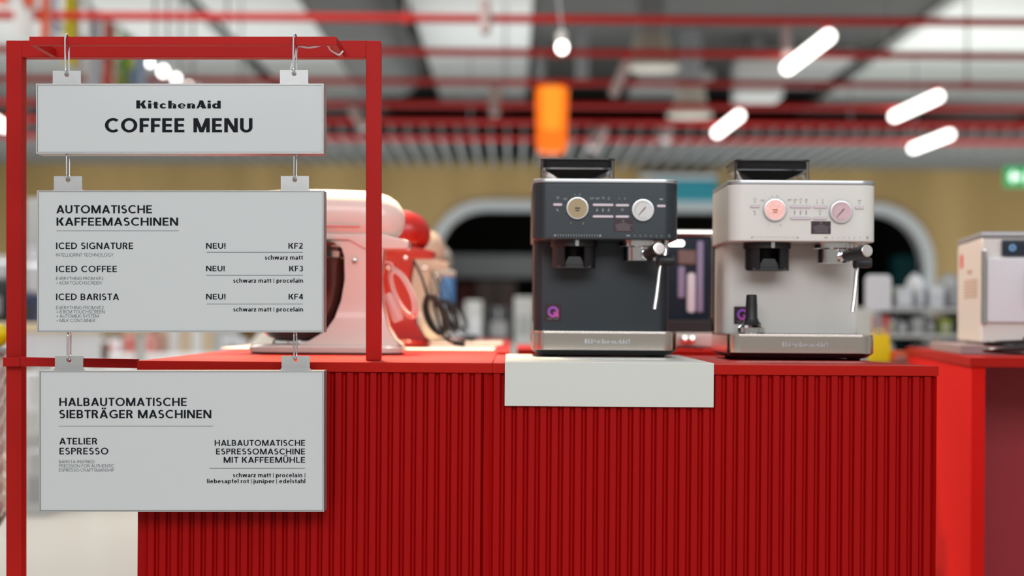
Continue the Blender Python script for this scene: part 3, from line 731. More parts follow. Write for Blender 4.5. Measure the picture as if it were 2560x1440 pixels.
    for i, w_ in enumerate((.017, .032, .028, .030, .024, .028)):
        x = .0358 - w_ / 2; z = .2720 - i * .0027
        while x < .0358 + w_ / 2:
            l_ = rnd.uniform(.0012, .004); flat(mb, x, z - .0005, x + l_, z + .0005, -.0008); x += l_ + .0006
    obj('sticker_print', mb, 'sticker_print', s, smooth=False)
    # badge on the column
    yb = .1345
    s = obj('badge', MB().prism(rrect(-.1200, .0725, -.0835, .1090, .0016, 3), yb - .0006, yb - .0001, 'xz'), 'sticker_black', t, smooth=False, label='black square badge with a violet ring letter Q')
    mb = MB(); annulus(mb, -.1020, .0925, .0066, .0118, yb - .0008)
    mb.add([(-.1020, yb - .0009, .0905), (-.0985, yb - .0009, .0935), (-.0900, yb - .0009, .0855), (-.0900, yb - .0009, .0808), (-.0960, yb - .0009, .0830)], [(0, 1, 2, 3, 4)])
    obj('violet_ring', mb, 'violet_ring', s, smooth=False)
    mb = MB(); x = -.1135
    for i in range(9):
        if i != 4: flat(mb, x, .0768, x + .0019, .0790, yb - .0008)
        x += .0026
    obj('badge_print', mb, 'sticker_print', s, smooth=False)
    # grinder outlet with its cradle
    gx, gy = -.0610, .075
    o = obj('grinder_outlet', MB().lathe([(.0475, .2268), (.0485, .2290), (.0485, .2393)], (gx, gy, 0), seg=36), 'black_plastic', t)
    obj('release_tab', MB().bbox(gx + .0005, gy - .0530, .2270, gx + .0085, gy - .0478, .2392, .001), 'chrome', o, label='small chrome tab on the black grinder outlet')
    mb = MB(); n = 20
    for i in range(n):      # thin curved shell, open towards the front
        pass
    ro, ri = .0450, .0400; out = []
    angs = [math.radians(-62 + 304 * i / 24 - 0) for i in range(25)]
    A = [(gx + ro * math.cos(a_), gy + ro * math.sin(a_)) for a_ in angs] + [(gx + ri * math.cos(a_), gy + ri * math.sin(a_)) for a_ in reversed(angs)]
    mb.prism(A, .1855, .2266, 'xy')
    mb.prism([(gx - .0440, gy - .010), (gx - .0340, gy - .034), (gx + .0340, gy - .034), (gx + .0440, gy - .010), (gx + .030, gy + .03), (gx - .030, gy + .03)], .1820, .1870, 'xy', .001)
    obj('portafilter_cradle', mb, 'black_plastic', o)
    mb = MB(); mb.prism([(gx - .022, .1872), (gx + .022, .1872), (gx + .012, .2060), (gx - .012, .2060)], gy - .030, gy + .03, 'xz', .001)
    obj('cradle_fork', mb, 'soft_black', o)
    # group head, portafilter
    px_, py_ = .0755, .070
    gh = obj('group_head', MB().lathe([(.0425, .2268), (.0440, .2285), (.0440, .2393)], (px_, py_, 0), seg=40), 'chrome', t)
    pf = obj('portafilter', MB().lathe([(.0270, .1960), (.0345, .1985), (.0350, .2262)], (px_ - .001, py_ - .002, 0), seg=40), 'chrome', t)
    a_, b_ = Vector((px_ + .008, py_ - .034, .2095)), Vector((px_ + .028 + lever, -.062, .2190))
    obj('neck', MB().tube([a_, a_ + (b_ - a_) * .22], [.0085, .0095], 16), 'chrome', pf)
    obj('handle', MB().tube([a_ + (b_ - a_) * f for f in (.2, .24, .6, .96, 1.0)], [.0095, .0118, .0128, .0135, .0120], 24), 'soft_black', pf)
    d_ = (b_ - a_).normalized()
    obj('end_cap', MB().tube([b_ - d_ * .0002, b_ + d_ * .0014, b_ + d_ * .0020], [.0122, .0120, .0100], 24), 'polished_steel', pf)
    obj('cap_ring', MB().tube([b_ + d_ * .0021, b_ + d_ * .0027], [.0050, .0046], 20), 'button_pearl', pf)
    # steam wand
    sw = obj('steam_wand', MB().tube(smooth([(.1265, .030, .2393), (.1262, .030, .225), (.1230, .028, .205), (.1155, .024, .1950), (.1120, .020, .180), (.1065, .010, .135), (.1010, .004, .0985)], 4), .0043, 14), 'chrome', t)
    mb = MB().lathe([(.0001, -.022), (.0085, -.020), (.0108, -.014), (.0112, .008), (.0095, .016), (.0001, .018)], (.1270, .026, .1985), 'x', 20)
    mb.sphere((.1130, .024, .1945), (.0085, .0085, .0105), 16, 10)
    obj('grip', mb, 'soft_black', sw)
    return t
X1 = (1511.5 - 1280) / FPX * 3.42
m1 = espresso('dark blue-grey espresso machine standing on the folded white panel', (X1, 3.41, zt), 'juniper_paint', 'pale_marks', 'gauge_white', 'dial_beige', 'button_pearl')
X2 = (2004 - 1280) / FPX * 3.385
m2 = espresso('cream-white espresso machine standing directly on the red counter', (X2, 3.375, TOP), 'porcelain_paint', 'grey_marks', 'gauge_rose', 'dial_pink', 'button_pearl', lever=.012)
ta = thing('tamper', 'black-handled coffee tamper standing on the drip tray of the cream machine', 'tamper', (X2 - .094, 3.435, TOP + .0535), group=None)
obj('tamper_base', MB().lathe([(.0270, 0), (.0285, .002), (.0285, .012), (.0240, .0165), (.012, .018)], seg=32), 'chrome', ta)
obj('handle', MB().lathe([(.0215, .0182), (.0160, .024), (.0125, .033), (.0118, .060), (.0108, .078), (.0095, .0795)], seg=28), 'black_plastic', ta)

# ------------------------------------------------------------------ stand mixers, heads to the left
mat('mixer_white', (0.84, 0.69, 0.62), 0.30, noise=(3, .02), coat=0.4)
mat('mixer_red', (0.36, 0.010, 0.005), 0.30, noise=(3, .05), coat=0.25, spec=0.3)
mat('mixer_cream', (0.62, 0.47, 0.34), 0.30, noise=(3, .03), coat=0.5)
mat('mixer_chrome', (0.60, 0.53, 0.44), 0.22, metal=0.9, noise=(3, .06))
mat('bowl_dark', (0.060, 0.018, 0.014), 0.20, noise=(4, .3), coat=0.4)
mat('cord_pale', (0.78, 0.50, 0.46), 0.40, noise=(20, .05))
mat('cord_black', (0.020, 0.018, 0.018), 0.35, noise=(30, .2))
mat('mat_white', (0.80, 0.72, 0.62), 0.45, noise=(5, .03))
def cord_loops(c, rx, rz, n, lean, seed, dy=.012):
    rnd = random.Random(seed); pts = []
    for k in range(n):
        ax, az = rx * rnd.uniform(.75, 1.05), rz * rnd.uniform(.85, 1.05); ox = rnd.uniform(-.006, .006)
        for i in range(16):
            a_ = 2 * PI * i / 16 + PI / 2; u, v = ax * math.cos(a_) + ox, az * math.sin(a_)
            f = (k + i / 16) / n
            pts.append((c[0] + u * math.cos(lean) - v * math.sin(lean), c[1] + dy * (f - .5) * 2 + rnd.uniform(-.001, .001), c[2] + u * math.sin(lean) + v * math.cos(lean)))
    return pts
def mixer(label, loc, body, cord, cordkind=0, bowl='bowl_dark'):
    t = thing('stand_mixer', label, 'mixer', loc, group='row of stand mixers')
    # foot plate
    def footring(z, ins): return [(x, y, z) for x, y in rrect(-.171 + ins, -.105 + ins, .171 - ins, .105 - ins, (.080, .050, .050, .080), 8)]
    mb = MB().loft([footring(.0012, .006), footring(.004, .001), footring(.014, .001), footring(.0195, .006), footring(.0205, .012)])
    obj('foot_plate', mb, body, t)
    # column: side outline extruded, narrower to the top
    out = [(-.062, .020), (-.030, .028), (.004, .050), (.022, .078), (.034, .118), (.0415, .164), (.042, .215), (.036, .234), (.020, .245), (-.010, .2495), (.120, .2495), (.128, .236), (.122, .215), (.118, .170), (.122, .112), (.134, .060), (.150, .032), (.166, .020)]
    bm = bmesh.new(); V = []
    for s in (-1, 1):
        row = []
        for x, z in out:
            hw = .046 + .040 * max(0, (.10 - z) / .10) ** 1.6
            row.append(bm.verts.new((x, s * hw, z)))
        V.append(row)
    n = len(out); f0 = bm.faces.new(V[0]); f1 = bm.faces.new(list(reversed(V[1])))
    for i in range(n): j = (i + 1) % n; bm.faces.new((V[0][i], V[0][j], V[1][j], V[1][i]))
    ed = [e for f in (f0, f1) for e in f.edges]
    bmesh.ops.bevel(bm, geom=ed, offset=.012, segments=4, profile=.5, affect='EDGES', clamp_overlap=True)
    bmesh.ops.triangulate(bm, faces=[f for f in bm.faces if len(f.verts) > 4])
    obj('column', MB().bm(bm), body, t, angle=50)
    # hinge yoke below the head
    mb = MB().prism([(-.055, .2500), (.050, .2500), (.085, .2310), (.177, .2310), (.181, .2350), (.181, .2500), (.125, .2640), (-.055, .2640)], -.052, .052, 'xz', .004, 3)
    obj('yoke', mb, body, t)
    for x, z in ((.108, .232), (.063, .205)):
        obj('hinge_pin', MB().lathe([(.0001, -.0535), (.005, -.0530), (.005, -.048)], (x, 0, z), 'y', 14), 'polished_steel', t)
    # head: rings along x
    rings = []
    for x, h, cz in ((-.205, .006, .305), (-.203, .020, .305), (-.196, .034, .305), (-.18, .045, .306), (-.14, .052, .307), (-.08, .0565, .307), (.0, .0580, .306), (.08, .0575, .304), (.112, .0555, .302), (.135, .0500, .300), (.152, .0405, .298), (.163, .0275, .296), (.1685, .0150, .295), (.170, .004, .295)):
        ring_ = []
        for i in range(28):
            a_ = 2 * PI * i / 28; c_, s_ = math.cos(a_), math.sin(a_)
            e_ = .82
            ring_.append((x, h * math.copysign(abs(c_) ** e_, c_) * .98, cz + h * math.copysign(abs(s_) ** e_, s_)))
        rings.append(ring_)
    hd = obj('head', MB().loft(rings), body, t, angle=60)
    obj('trim_band', MB().tube([(-.15, -.0555, .283), (-.02, -.0585, .282), (.075, -.0575, .281)], .0018, 8), 'polished_steel', hd)
    obj('attachment_hub', MB().lathe([(.021, -.212), (.022, -.208), (.022, -.190)], (0, 0, .305), 'x', 24), 'polished_steel', hd)
    obj('speed_lever', MB().tube([(-.03, -.056, .262), (-.03, -.066, .262)], [.003, .005], 10), 'soft_black', hd)
    obj('beater_shaft', MB().lathe([(.012, .235), (.014, .250), (.022, .262)], (-.085, 0, 0), seg=18), 'polished_steel', hd)
    # bowl
    b = obj('bowl', MB().lathe([(.045, .030), (.062, .036), (.085, .060), (.100, .105), (.1075, .150), (.1095, .205), (.1105, .234), (.1080, .234), (.104, .150), (.082, .064), (.05, .04)], (-.071, 0, 0), seg=40), bowl, t)
    obj('bowl_rim', MB().lathe([(.1104, .2105), (.1125, .212), (.1125, .225), (.1107, .2265)], (-.071, 0, 0), seg=40), 'polished_steel', b)
    obj('bowl_lip', MB().lathe([(.1107, .2342), (.1125, .2355), (.1125, .2385), (.1085, .2385), (.1080, .2342)], (-.071, 0, 0), seg=40), 'polished_steel', b)
    obj('bowl_foot', MB().lathe([(.050, .0208), (.053, .022), (.050, .0295)], (-.071, 0, 0), seg=30), 'polished_steel', b)
    # cord
    if cordkind == 0:
        loops = cord_loops((.165, .02, .135), .020, .058, 3, .42, 4)
        pts = [(.126, .01, .205), (.140, .012, .200)] + loops + [(.140, .02, .195)]
        pts = smooth(pts, 3)
        cc = obj('power_cord', MB().tube(pts, .0038, 8), cord, t)
        a_, b_ = Vector((.132, .005, .135)), Vector((.158, .005, .072))
        obj('plug', MB().tube([a_, a_ + (b_ - a_) * .12, a_ + (b_ - a_) * .9, b_], [.006, .011, .013, .010], 14), cord, cc)
    else:
        loops = cord_loops((.185, -.01, .085), .023, .054, 6, .25 + .1 * cordkind, 10 + cordkind, .02)
        pts = smooth([(.128, -.02, .225), (.150, -.025, .180), (.165, -.02, .13)] + loops + [(.205, -.02, .03), (.235, -.03, .012)], 3)
        cc = obj('power_cord', MB().tube(pts, .0036, 7), cord, t)
        a_ = Vector((.235, -.03, .012)); b_ = Vector((.262, -.04, .010))
        obj('plug', MB().tube([a_, b_], [.008, .009], 10), cord, cc)
    return t
def mx(px_rear, y): return (px_rear - 1280) / FPX * y - .170
mats = []
def wmat(label, x0, x1, y0, y1):
    mb = MB().bbox(x0, y0, TOP + .0003, x1, y1, TOP + .0035, .0012, 2)
    tag(recenter(obj('display_mat', mb, 'mat_white'), ((x0 + x1) / 2, y0, TOP + .0003)), label, 'mat', 'pale display mats on the counter')
mixer('glossy white stand mixer, nearest of the row behind the menu boards', (mx(1011, 3.74), 3.74, TOP + .0002), 'mixer_white', 'cord_pale', 0)
wmat('white mat lying under the red stand mixer', P(587, 878, 4.2).x - .02, P(1237, 878, 4.26).x, 4.10, 4.62)
mixer('red stand mixer, second of the row, peeking out behind the white one', (mx(1075, 4.42), 4.42, TOP + .0036), 'mixer_red', 'cord_black', 1)
wmat('white mat lying under the cream stand mixer', P(587, 878, 4.2).x - .02, P(1250, 878, 4.26).x, 4.98, 5.62)
mixer('cream stand mixer, third of the row, in front of the bronze one', (mx(1112, 5.34), 5.34, TOP + .0036), 'mixer_cream', 'cord_black', 2)
counter('counter', 'farthest red counter module of the mixer row, carrying the bronze mixer', XL + .002, XS + .03, 5.76, 6.6, fluted=False)
mixer('bronze-coloured metallic stand mixer, farthest of the row', (mx(1131, 6.15), 6.15, TOP + .0002), 'mixer_chrome', 'cord_black', 3)
# ------------------------------------------------------------------ room shell
mat('floor_resin', (0.66, 0.62, 0.55), 0.35, noise=(0.6, .05))
mat('wall_white', (0.62, 0.60, 0.57), 0.7, noise=(0.8, .04))
mat('ceiling_dark', (0.060, 0.056, 0.052), 0.8, noise=(0.6, .25))
mat('ceiling_panel', (0.62, 0.61, 0.59), 0.7, noise=(0.5, .06))
mat('panel_cool', (0.80, 0.80, 0.76), 0.7, noise=(0.5, .04))
mat('beam_dark', (0.060, 0.060, 0.058), 0.6, noise=(0.9, .25))
mat('baffle_grey', (0.20, 0.20, 0.195), 0.6, noise=(1.2, .10))
mat('duct_zinc', (0.34, 0.35, 0.36), 0.45, metal=0.5, noise=(1.5, .12))
mat('duct_bell', (0.52, 0.47, 0.40), 0.5, noise=(1.5, .08))
mat('pipe_red', (0.46, 0.006, 0.003), 0.6, noise=(1.5, .08))
mat('clip_red', (0.50, 0.012, 0.008), 0.5, noise=(3, .08))
mat('spot_body', (0.52, 0.40, 0.39), 0.4, noise=(4, .06))
mat('arch_grey', (0.36, 0.37, 0.38), 0.5, noise=(1, .05))
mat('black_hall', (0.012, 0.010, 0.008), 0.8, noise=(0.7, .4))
mat('shelf_grey', (0.13, 0.13, 0.135), 0.6, noise=(1, .1))
mat('tube_light', (0.9, 0.9, 0.9), 0.4, emit=((1.0, 0.96, 0.90), 5.0), noise=(9, .01))
mat('bulb_light', (0.9, 0.9, 0.9), 0.4, emit=((1.0, 0.97, 0.92), 6.0), noise=(9, .01))
mat('lantern_orange', (0.85, 0.20, 0.01), 0.5, emit=((1.0, 0.16, 0.004), 0.85), noise=(2, .05))
mat('lantern_core', (0.9, 0.35, 0.03), 0.5, emit=((1.0, 0.25, 0.008), 1.0), noise=(2, .05))
mat('exit_green', (0.02, 0.45, 0.14), 0.4, emit=((0.01, 0.55, 0.16), 0.45), noise=(3, .03))
mat('exit_white', (0.9, 0.95, 0.9), 0.4, emit=((0.85, 1.0, 0.88), 1.4), noise=(3, .02))
mat('teal_sign', (0.004, 0.17, 0.22), 0.5, noise=(3, .08))
def wood():
    m = bpy.data.materials.new('wall_wood'); m.use_nodes = True; nt = m.node_tree; b = nt.nodes['Principled BSDF']
    t = nt.nodes.new('ShaderNodeTexCoord'); mp = nt.nodes.new('ShaderNodeMapping'); mp.inputs['Scale'].default_value = (1.1, 1, .08)
    n = nt.nodes.new('ShaderNodeTexNoise'); n.inputs['Scale'].default_value = 1.0; n.inputs['Detail'].default_value = 5
    r = nt.nodes.new('ShaderNodeValToRGB'); r.color_ramp.elements[0].color = (0.23, 0.145, 0.045, 1); r.color_ramp.elements[1].color = (0.32, 0.21, 0.075, 1)
    r.color_ramp.elements[0].position = .35; r.color_ramp.elements[1].position = .65
    nt.links.new(t.outputs['Object'], mp.inputs[0]); nt.links.new(mp.outputs[0], n.inputs['Vector']); nt.links.new(n.outputs['Fac'], r.inputs[0]); nt.links.new(r.outputs[0], b.inputs['Base Color'])
    b.inputs['Roughness'].default_value = 0.55; M['wall_wood'] = m
wood()
XW, YB, YF = 17.0, 28.0, -7.0
ZC = HC + 3.9
struct(obj('floor', MB().box(-XW, YF, -.2, XW, 46, 0), 'floor_resin', smooth=False))
struct(obj('wall_left', MB().box(-XW - .2, YF, 0, -XW, 46, ZC), 'wall_white', smooth=False))
struct(obj('wall_right', MB().box(XW, YF, 0, XW + .2, 46, ZC), 'wall_white', smooth=False))
struct(obj('wall_front', MB().box(-XW, YF - .2, 0, XW, YF, 3.2), 'wall_white', smooth=False))
struct(obj('wall_far', MB().box(-XW, 46, 0, XW, 46.2, ZC + .3), 'ceiling_dark', smooth=False))
struct(obj('ceiling', MB().box(-XW, 11.5, ZC, XW, 46, ZC + .2), 'ceiling_dark', smooth=False))
for i, (x0, x1, y0, y1, m_) in enumerate(((-16.5, -6.0, 13, 33, 'ceiling_panel'), (-5.8, -3.95, 13, 32, 'ceiling_panel'), (-3.75, -2.28, 13, 31, 'ceiling_panel'), (-1.25, .22, 15, 29.5, 'ceiling_panel'), (5.2, 9.2, 17, 31, 'panel_cool'), (9.5, 16.5, 15, 31, 'panel_cool'), (3.5, 4.9, 24, 27, 'ceiling_panel'), (1.9, 3.1, 26, 28.5, 'ceiling_panel'))):
    struct(obj('ceiling_panel', MB().bbox(x0, y0, ZC - .18, x1, y1, ZC - .02, .02, 1), m_, smooth=False))
# far wall: timber panelling with a wide rounded passage
wx = lambda px: (px - 1280) / FPX * YB
wz = lambda py: HC + (799 - py) / FPX * YB
ax0, ax1, at = wx(1098), wx(2308), wz(531)
wall = [(-XW, 0), (ax0, 0), (ax0, at - .75)]
for i in range(9):
    g = math.radians(180 - 90 * i / 8); wall.append((ax0 + .75 + .75 * math.cos(g), at - .75 + .75 * math.sin(g)))
for i in range(9):
    g = math.radians(90 - 90 * i / 8); wall.append((ax1 - .85 + .85 * math.cos(g), at - .85 + .85 * math.sin(g)))
wall += [(ax1, 0), (XW, 0), (XW, HC + 2.62), (-XW, HC + 2.62)]
bm = bmesh.new(); f = bm.faces.new([bm.verts.new((x, YB, z)) for x, z in wall]); e_ = bmesh.ops.extrude_face_region(bm, geom=[f])
bmesh.ops.translate(bm, verts=[v for v in e_['geom'] if isinstance(v, bmesh.types.BMVert)], vec=(0, .25, 0))
bmesh.ops.triangulate(bm, faces=[f for f in bm.faces if len(f.verts) > 4])
struct(obj('wall_back', MB().bm(bm), 'wall_wood', smooth=False))
inner = wall[1:-3]; fw = .172
outer = []
def offs(x, z):
    cx = min(max(x, ax0 + .75), ax1 - .85); cz = min(z, at - .75)
    dx, dz = x - cx, z - cz; l = math.hypot(dx, dz)
    if l < 1e-6: return (x, z)
    return (x + dx / l * fw, z + dz / l * fw)
outer = [offs(x, z) for x, z in inner]
v = [(x, YB - .06, z) for x, z in inner] + [(x, YB - .06, z) for x, z in outer]; v += [(x, YB + .3, z) for x, y, z in v]
n = len(inner); f = []
for i in range(n - 1):
    f += [(i, i + 1, n + i + 1, n + i), (n + i, n + i + 1, 3 * n + i + 1, 3 * n + i), (i, 2 * n + i, 2 * n + i + 1, i + 1)]
struct(obj('trim_1', MB().add(v, f), 'arch_grey', angle=50))
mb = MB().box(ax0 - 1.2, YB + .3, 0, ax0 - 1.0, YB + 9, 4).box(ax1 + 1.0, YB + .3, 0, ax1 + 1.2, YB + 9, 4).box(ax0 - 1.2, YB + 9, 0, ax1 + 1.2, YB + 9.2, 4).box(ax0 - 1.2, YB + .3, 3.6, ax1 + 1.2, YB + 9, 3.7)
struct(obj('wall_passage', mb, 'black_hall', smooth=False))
# slatted ceiling in front of the far wall
mb = MB(); x = -16.8
while x < 16.8: mb.box(x, 23.6, HC + 2.50, x + .055, 27.98, HC + 2.70); x += .235
struct(obj('ceiling_slats', mb, 'baffle_grey', smooth=False))

# ------------------------------------------------------------------ overhead services
t = tag(recenter(obj('air_duct', MB().prism(rrect(-2.22, HC + 3.05, -1.30, HC + 3.72, .30, 6), 14.5, 23.3, 'xz', .03, 2), 'beam_dark'), (-1.76, 14.5, HC + 3.05)), 'thick dark rounded duct running towards the far wall over the frame', 'duct')
PH = 2.5
for i, py in enumerate((47, 131, 205, 262, 305, 347)):
    y = PH * FPX / (795 - py)
    words = ('topmost in view', 'second from the top', 'third from the top, level with the lantern top', 'fourth from the top', 'second from the bottom', 'lowest, just above the slatted ceiling')[i]
    t = thing('ceiling_pipe', 'thin red pipe crossing under the ceiling, ' + words, 'pipe', (0, y, HC + PH), group='red pipes under the ceiling')
    obj('pipe', MB().cyl((-9, 0, 0), (9, 0, 0), .036, 10), 'pipe_red', t)
    for k in range(-2, 3):
        xx = k * 3.1 + (i * 1.3) % 3.1 - .9
        if -2.4 < xx < -1.1 or 1.2 < xx < 3.1: continue
        mb = MB().cyl((xx, 0, .036), (xx, 0, 3.9 - PH - .2), .012, 6)
        obj('drop_rod', mb, 'duct_zinc', t)
        mb = MB().bbox(xx - .04, -.042, -.042, xx + .04, .042, .042, .01, 1); obj('clamp', mb, 'pipe_red', t)
def tube(label, a, b, h=2.40):
    A = Vector((0, 0, 0)); pa = P(a[0], a[1], 1); pb = P(b[0], b[1], 1)
    ka = h / (pa.z - HC); kb = h / (pb.z - HC); A = P(*a, ka); B = P(*b, kb)
    t = thing('tube_light', label, 'lamp', tuple(A), group='lit tube lamps under the ceiling')
    d = B - A; L_ = d.length; u = d.normalized(); n_ = 8; r = .056
    pts, rr = [], []
    for i in range(n_ + 1):
        g = PI / 2 * i / n_; pts.append(u * (r - r * math.cos(g))); rr.append(max(.002, r * math.sin(g)))
    for i in range(n_ + 1):
        g = PI / 2 * i / n_; pts.append(u * (L_ - r + r * math.sin(g))); rr.append(max(.002, r * math.cos(g)))
    obj('diffuser', MB().tube(pts, rr, 16), 'tube_light', t)
    m_ = u * .12; obj('hanger', MB().cyl(m_ + Vector((0, 0, .05)), m_ + Vector((0, 0, .16)), .035, 10), 'clip_red', t)
    return t
tube('brightest long tube lamp, highest of the four on the right', (2075, 88), (1966, 172))
tube('short lit tube lamp nearest to the cream espresso machine', (1850, 287), (1791, 333))
tube('lit tube lamp near the right wall, directly below a red pipe clamp', (2349, 239), (2233, 292))
tube('lit tube lamp lowest on the right, above the green exit sign side', (2377, 335), (2280, 372))
tube('lit tube lamp cut by the left frame post', (-70, 262), (12, 318))
def spot(label, x, y0, x2, y1, z, r=.085):
    A = P(x, y0, z); B = P(x2, y1, z - .15)
    t = thing('track_spot', label, 'lamp', tuple(A), group='unlit track spots')
    d = B - A; k = r / (13 / FPX * z) * 1.0; r = 13 / FPX * z
    obj('housing', MB().tube([d * .0, d * .05, d * .96, d], [r * .7, r, r, r * .85], 16), 'spot_body', t)
    obj('bracket', MB().cyl((0, 0, 0), (0, 0, HC + PH - A.z), .03, 8), 'clip_red', t)
spot('unlit pinkish track spot hanging tilted below the second pipe', 1568, 155, 1533, 238, 15.81)
spot('unlit track spot hanging straight down left of the orange lantern', 1237, 212, 1236, 288, 17.80)
spot('unlit track spot hanging from the topmost pipe', 1212, 0, 1214, 82, 14.04)
spot('small unlit track spot seen just beside the right frame post', 880, 268, 912, 322, 19.70)
spot('small unlit track spot above the hopper of the dark machine', 1508, 322, 1480, 372, 21.43)
spot('unlit white track spot above the cream espresso machine', 1965, 65, 1966, 135, 15.81)
spot('small unlit track spot near the bell-shaped outlet', 1668, 318, 1662, 352, 23.44)
# vertical ducts with bell outlets
def belld(label, px, py, w, bell, z):
    c = P(px, py, z); r = w / 2 / FPX * z; R = bell / 2 / FPX * z
    t = thing('bell_duct', label, 'duct', (c.x, z, c.z), group='vertical ducts with bell outlets')
    top = HC + 3.9 - c.z
    obj('duct', MB().cyl((0, 0, .35), (0, 0, top), r, 20), 'duct_zinc', t)
    obj('bell', MB().lathe([(R, 0), (R * 1.02, .04), (R * .78, .12), (r * 1.25, .30), (r * 1.02, .42), (r * .9, .44)], seg=28), 'duct_bell', t)
belld('wide bell-shaped air outlet on a grey duct behind the top pipe', 1628, 172, 76, 140, 20)
belld('smaller bell-shaped air outlet farther back, below the wide one', 1724, 292, 62, 112, 22.7)
t = thing('air_unit', 'pale square ventilation unit hanging between bell outlets and tube lamp', 'ventilation unit', tuple(P(1900, 245, 23)))
obj('housing', MB().bbox(-.32, 0, 0, .32, .6, .55, .03, 1), 'ceiling_panel', t); obj('duct', MB().cyl((0, .3, .55), (0, .3, HC + 3.9 - P(1900, 245, 23).z), .10, 12), 'duct_zinc', t)
for px, w, z, lab in ((1352, 26, 24, 'grey vertical riser pipe behind the pendant bulb'), (1455, 34, 22, 'thick grey vertical riser pipe right of the pendant bulb')):
    c = P(px, 205, z); tag(recenter(obj('riser_pipe', MB().cyl((c.x, z, c.z), (c.x, z, HC + 3.895), w / 2 / FPX * z, 14), 'duct_zinc'), c), lab, 'pipe', 'grey riser pipes')
# pendant bulb
c = P(1405, 132, 11.0)
t = thing('pendant_lamp', 'single white pendant bulb on a thin pale wire', 'lamp', tuple(c))
obj('bulb', MB().sphere((0, 0, .036), (.036, .036, .042), 16, 10), 'bulb_light', t)
obj('socket', MB().lathe([(.034, .068), (.036, .075), (.034, .13), (.012, .145)], seg=14), 'wall_white', t)
obj('wire', MB().tube(smooth([(0, 0, .14), (-.018, 0, .28), (-.03, 0, .5), (-.02, 0, 1.3)], 4), .004, 6), 'white_cable', t)
# orange lantern
c = P(1378, 384, 17.8); s_ = 17.8 / FPX
t = thing('lantern', 'glowing orange box lantern hanging above the dark espresso machine', 'lamp', tuple(c))
w0, w1, hh = 29 * s_, 34 * s_, 165 * s_
def lring(w, z, r=.05): return [(x, y, z) for x, y in rrect(-w, -w, w, w, r, 5)]
obj('shade', MB().loft([lring(w0 * .9, .0), lring(w0, .02), lring(w0, .18)]), 'lantern_orange', t)
obj('band', MB().loft([lring(w0 + .006, .181), lring(w0 + .009, .24)]), 'lantern_orange', t)
obj('shade', MB().loft([lring(w0 + .006, .241), lring(w1, hh - .03), lring(w1 * .92, hh)]), 'lantern_core', t)
for sx in (-1, 1): obj('corner_strip', MB().tube([(sx * w0 * .97, -w0 * .97, .02), (sx * w1 * .97, -w1 * .97, hh - .03)], .034, 8), 'lantern_orange', t)
obj('hanger', MB().cyl((0, 0, hh), (0, 0, HC + PH - c.z), .04, 10), 'spot_body', t)
# row of lit spots at the flags
for i, (px, py, r_) in enumerate(((375, 158, 13), (408, 178, 17), (440, 196, 15), (472, 208, 11))):
    z = 15 + i * 1.1; c = P(px, py, z); r = (r_ - 6) / FPX * z
    t = thing('reflector_lamp', ('first', 'second and largest', 'third', 'last and lowest')[i] + ' glaring reflector lamp of the row behind the flags', 'lamp', tuple(c), group='glaring lamps behind the flags')
    obj('lens', MB().sphere((0, 0, 0), (r, r * .6, r * 1.2), 16, 10), 'bulb_light', t)
    obj('reflector', MB().lathe([(r * 1.05, .02), (r * .8, .25), (r * .3, .32)], (0, 0, 0), 'y', 16), 'duct_zinc', t)
    obj('drop_rod', MB().cyl((0, .2, 0), (0, .2, HC + 3.72 - c.z), .015, 8), 'duct_zinc', t)
# ------------------------------------------------------------------ flags
FC = {'f_white': (.80, .80, .82), 'f_orange': (.85, .10, .02), 'f_blue': (.06, .10, .55), 'f_yellow': (.90, .75, .0), 'f_purple': (.30, .03, .35), 'f_green': (.16, .55, .06), 'f_sky': (.35, .52, .80), 'f_lime': (.70, .85, .03)}
for k_, c_ in FC.items(): mat(k_, tuple(v * .72 for v in c_), 0.7, noise=(4, .06))
def fx(px, X): return X * FPX / (px - 1280)
FH = 2.80
def flag(label, p0, p1, stripes, extra=None, h=.62, X=-3.9):
    y0, y1 = fx(p0, X), fx(p1, X); L_ = y1 - y0
    t = thing('flag', label, 'flag', (X, y0, HC + FH - h), group='national flags on the line')
    tot = sum(s[1] for s in stripes); a_ = 0
    for mname, w_ in stripes:
        b_ = a_ + w_ / tot
        mb = MB(); n_ = 4
        for i in range(n_):
            for d in (0, 1): pass
        ya, yb2 = a_ * L_, b_ * L_
        pts = [(0.03 * math.sin(6 * (ya + (yb2 - ya) * i / n_)), ya + (yb2 - ya) * i / n_) for i in range(n_ + 1)]
        A = [(x, y) for x, y in pts] + [(x + .006, y) for x, y in reversed(pts)]
        mb.prism(A, 0, h, 'xy'); obj('stripe', mb, mname, t, smooth=False); a_ = b_
    if extra == 'disc':
        obj('emblem', MB().lathe([(.0001, .050), (.165, .048), (.165, .040), (.0001, .038)], (0, L_ / 2, h * .66), 'x', 24), 'f_orange', t)
    if extra == 'diamond':
        obj('emblem', MB().prism([(L_ / 2, .04), (L_ * .95, h / 2), (L_ / 2, h - .04), (L_ * .05, h / 2)], .040, .048, 'yz'), 'f_lime', t)
        obj('emblem', MB().lathe([(.0001, .058), (.13, .057), (.13, .050), (.0001, .049)], (0, L_ / 2, h / 2), 'x', 20), 'f_blue', t)
    return t
flag('orange flag cut off by the left edge', -40, 5, [('f_orange', 1)], h=.46)
flag('white flag with one round orange disc', 30, 72, [('f_white', 1)], 'disc', h=.60)
flag('orange, white and blue striped flag', 97, 131, [('f_orange', 1), ('f_white', 1.1), ('f_blue', .8)])
flag('yellow flag with a purple and orange edge', 155, 196, [('f_yellow', 1.7), ('f_sky', .3), ('f_purple', .5), ('f_orange', .5)])
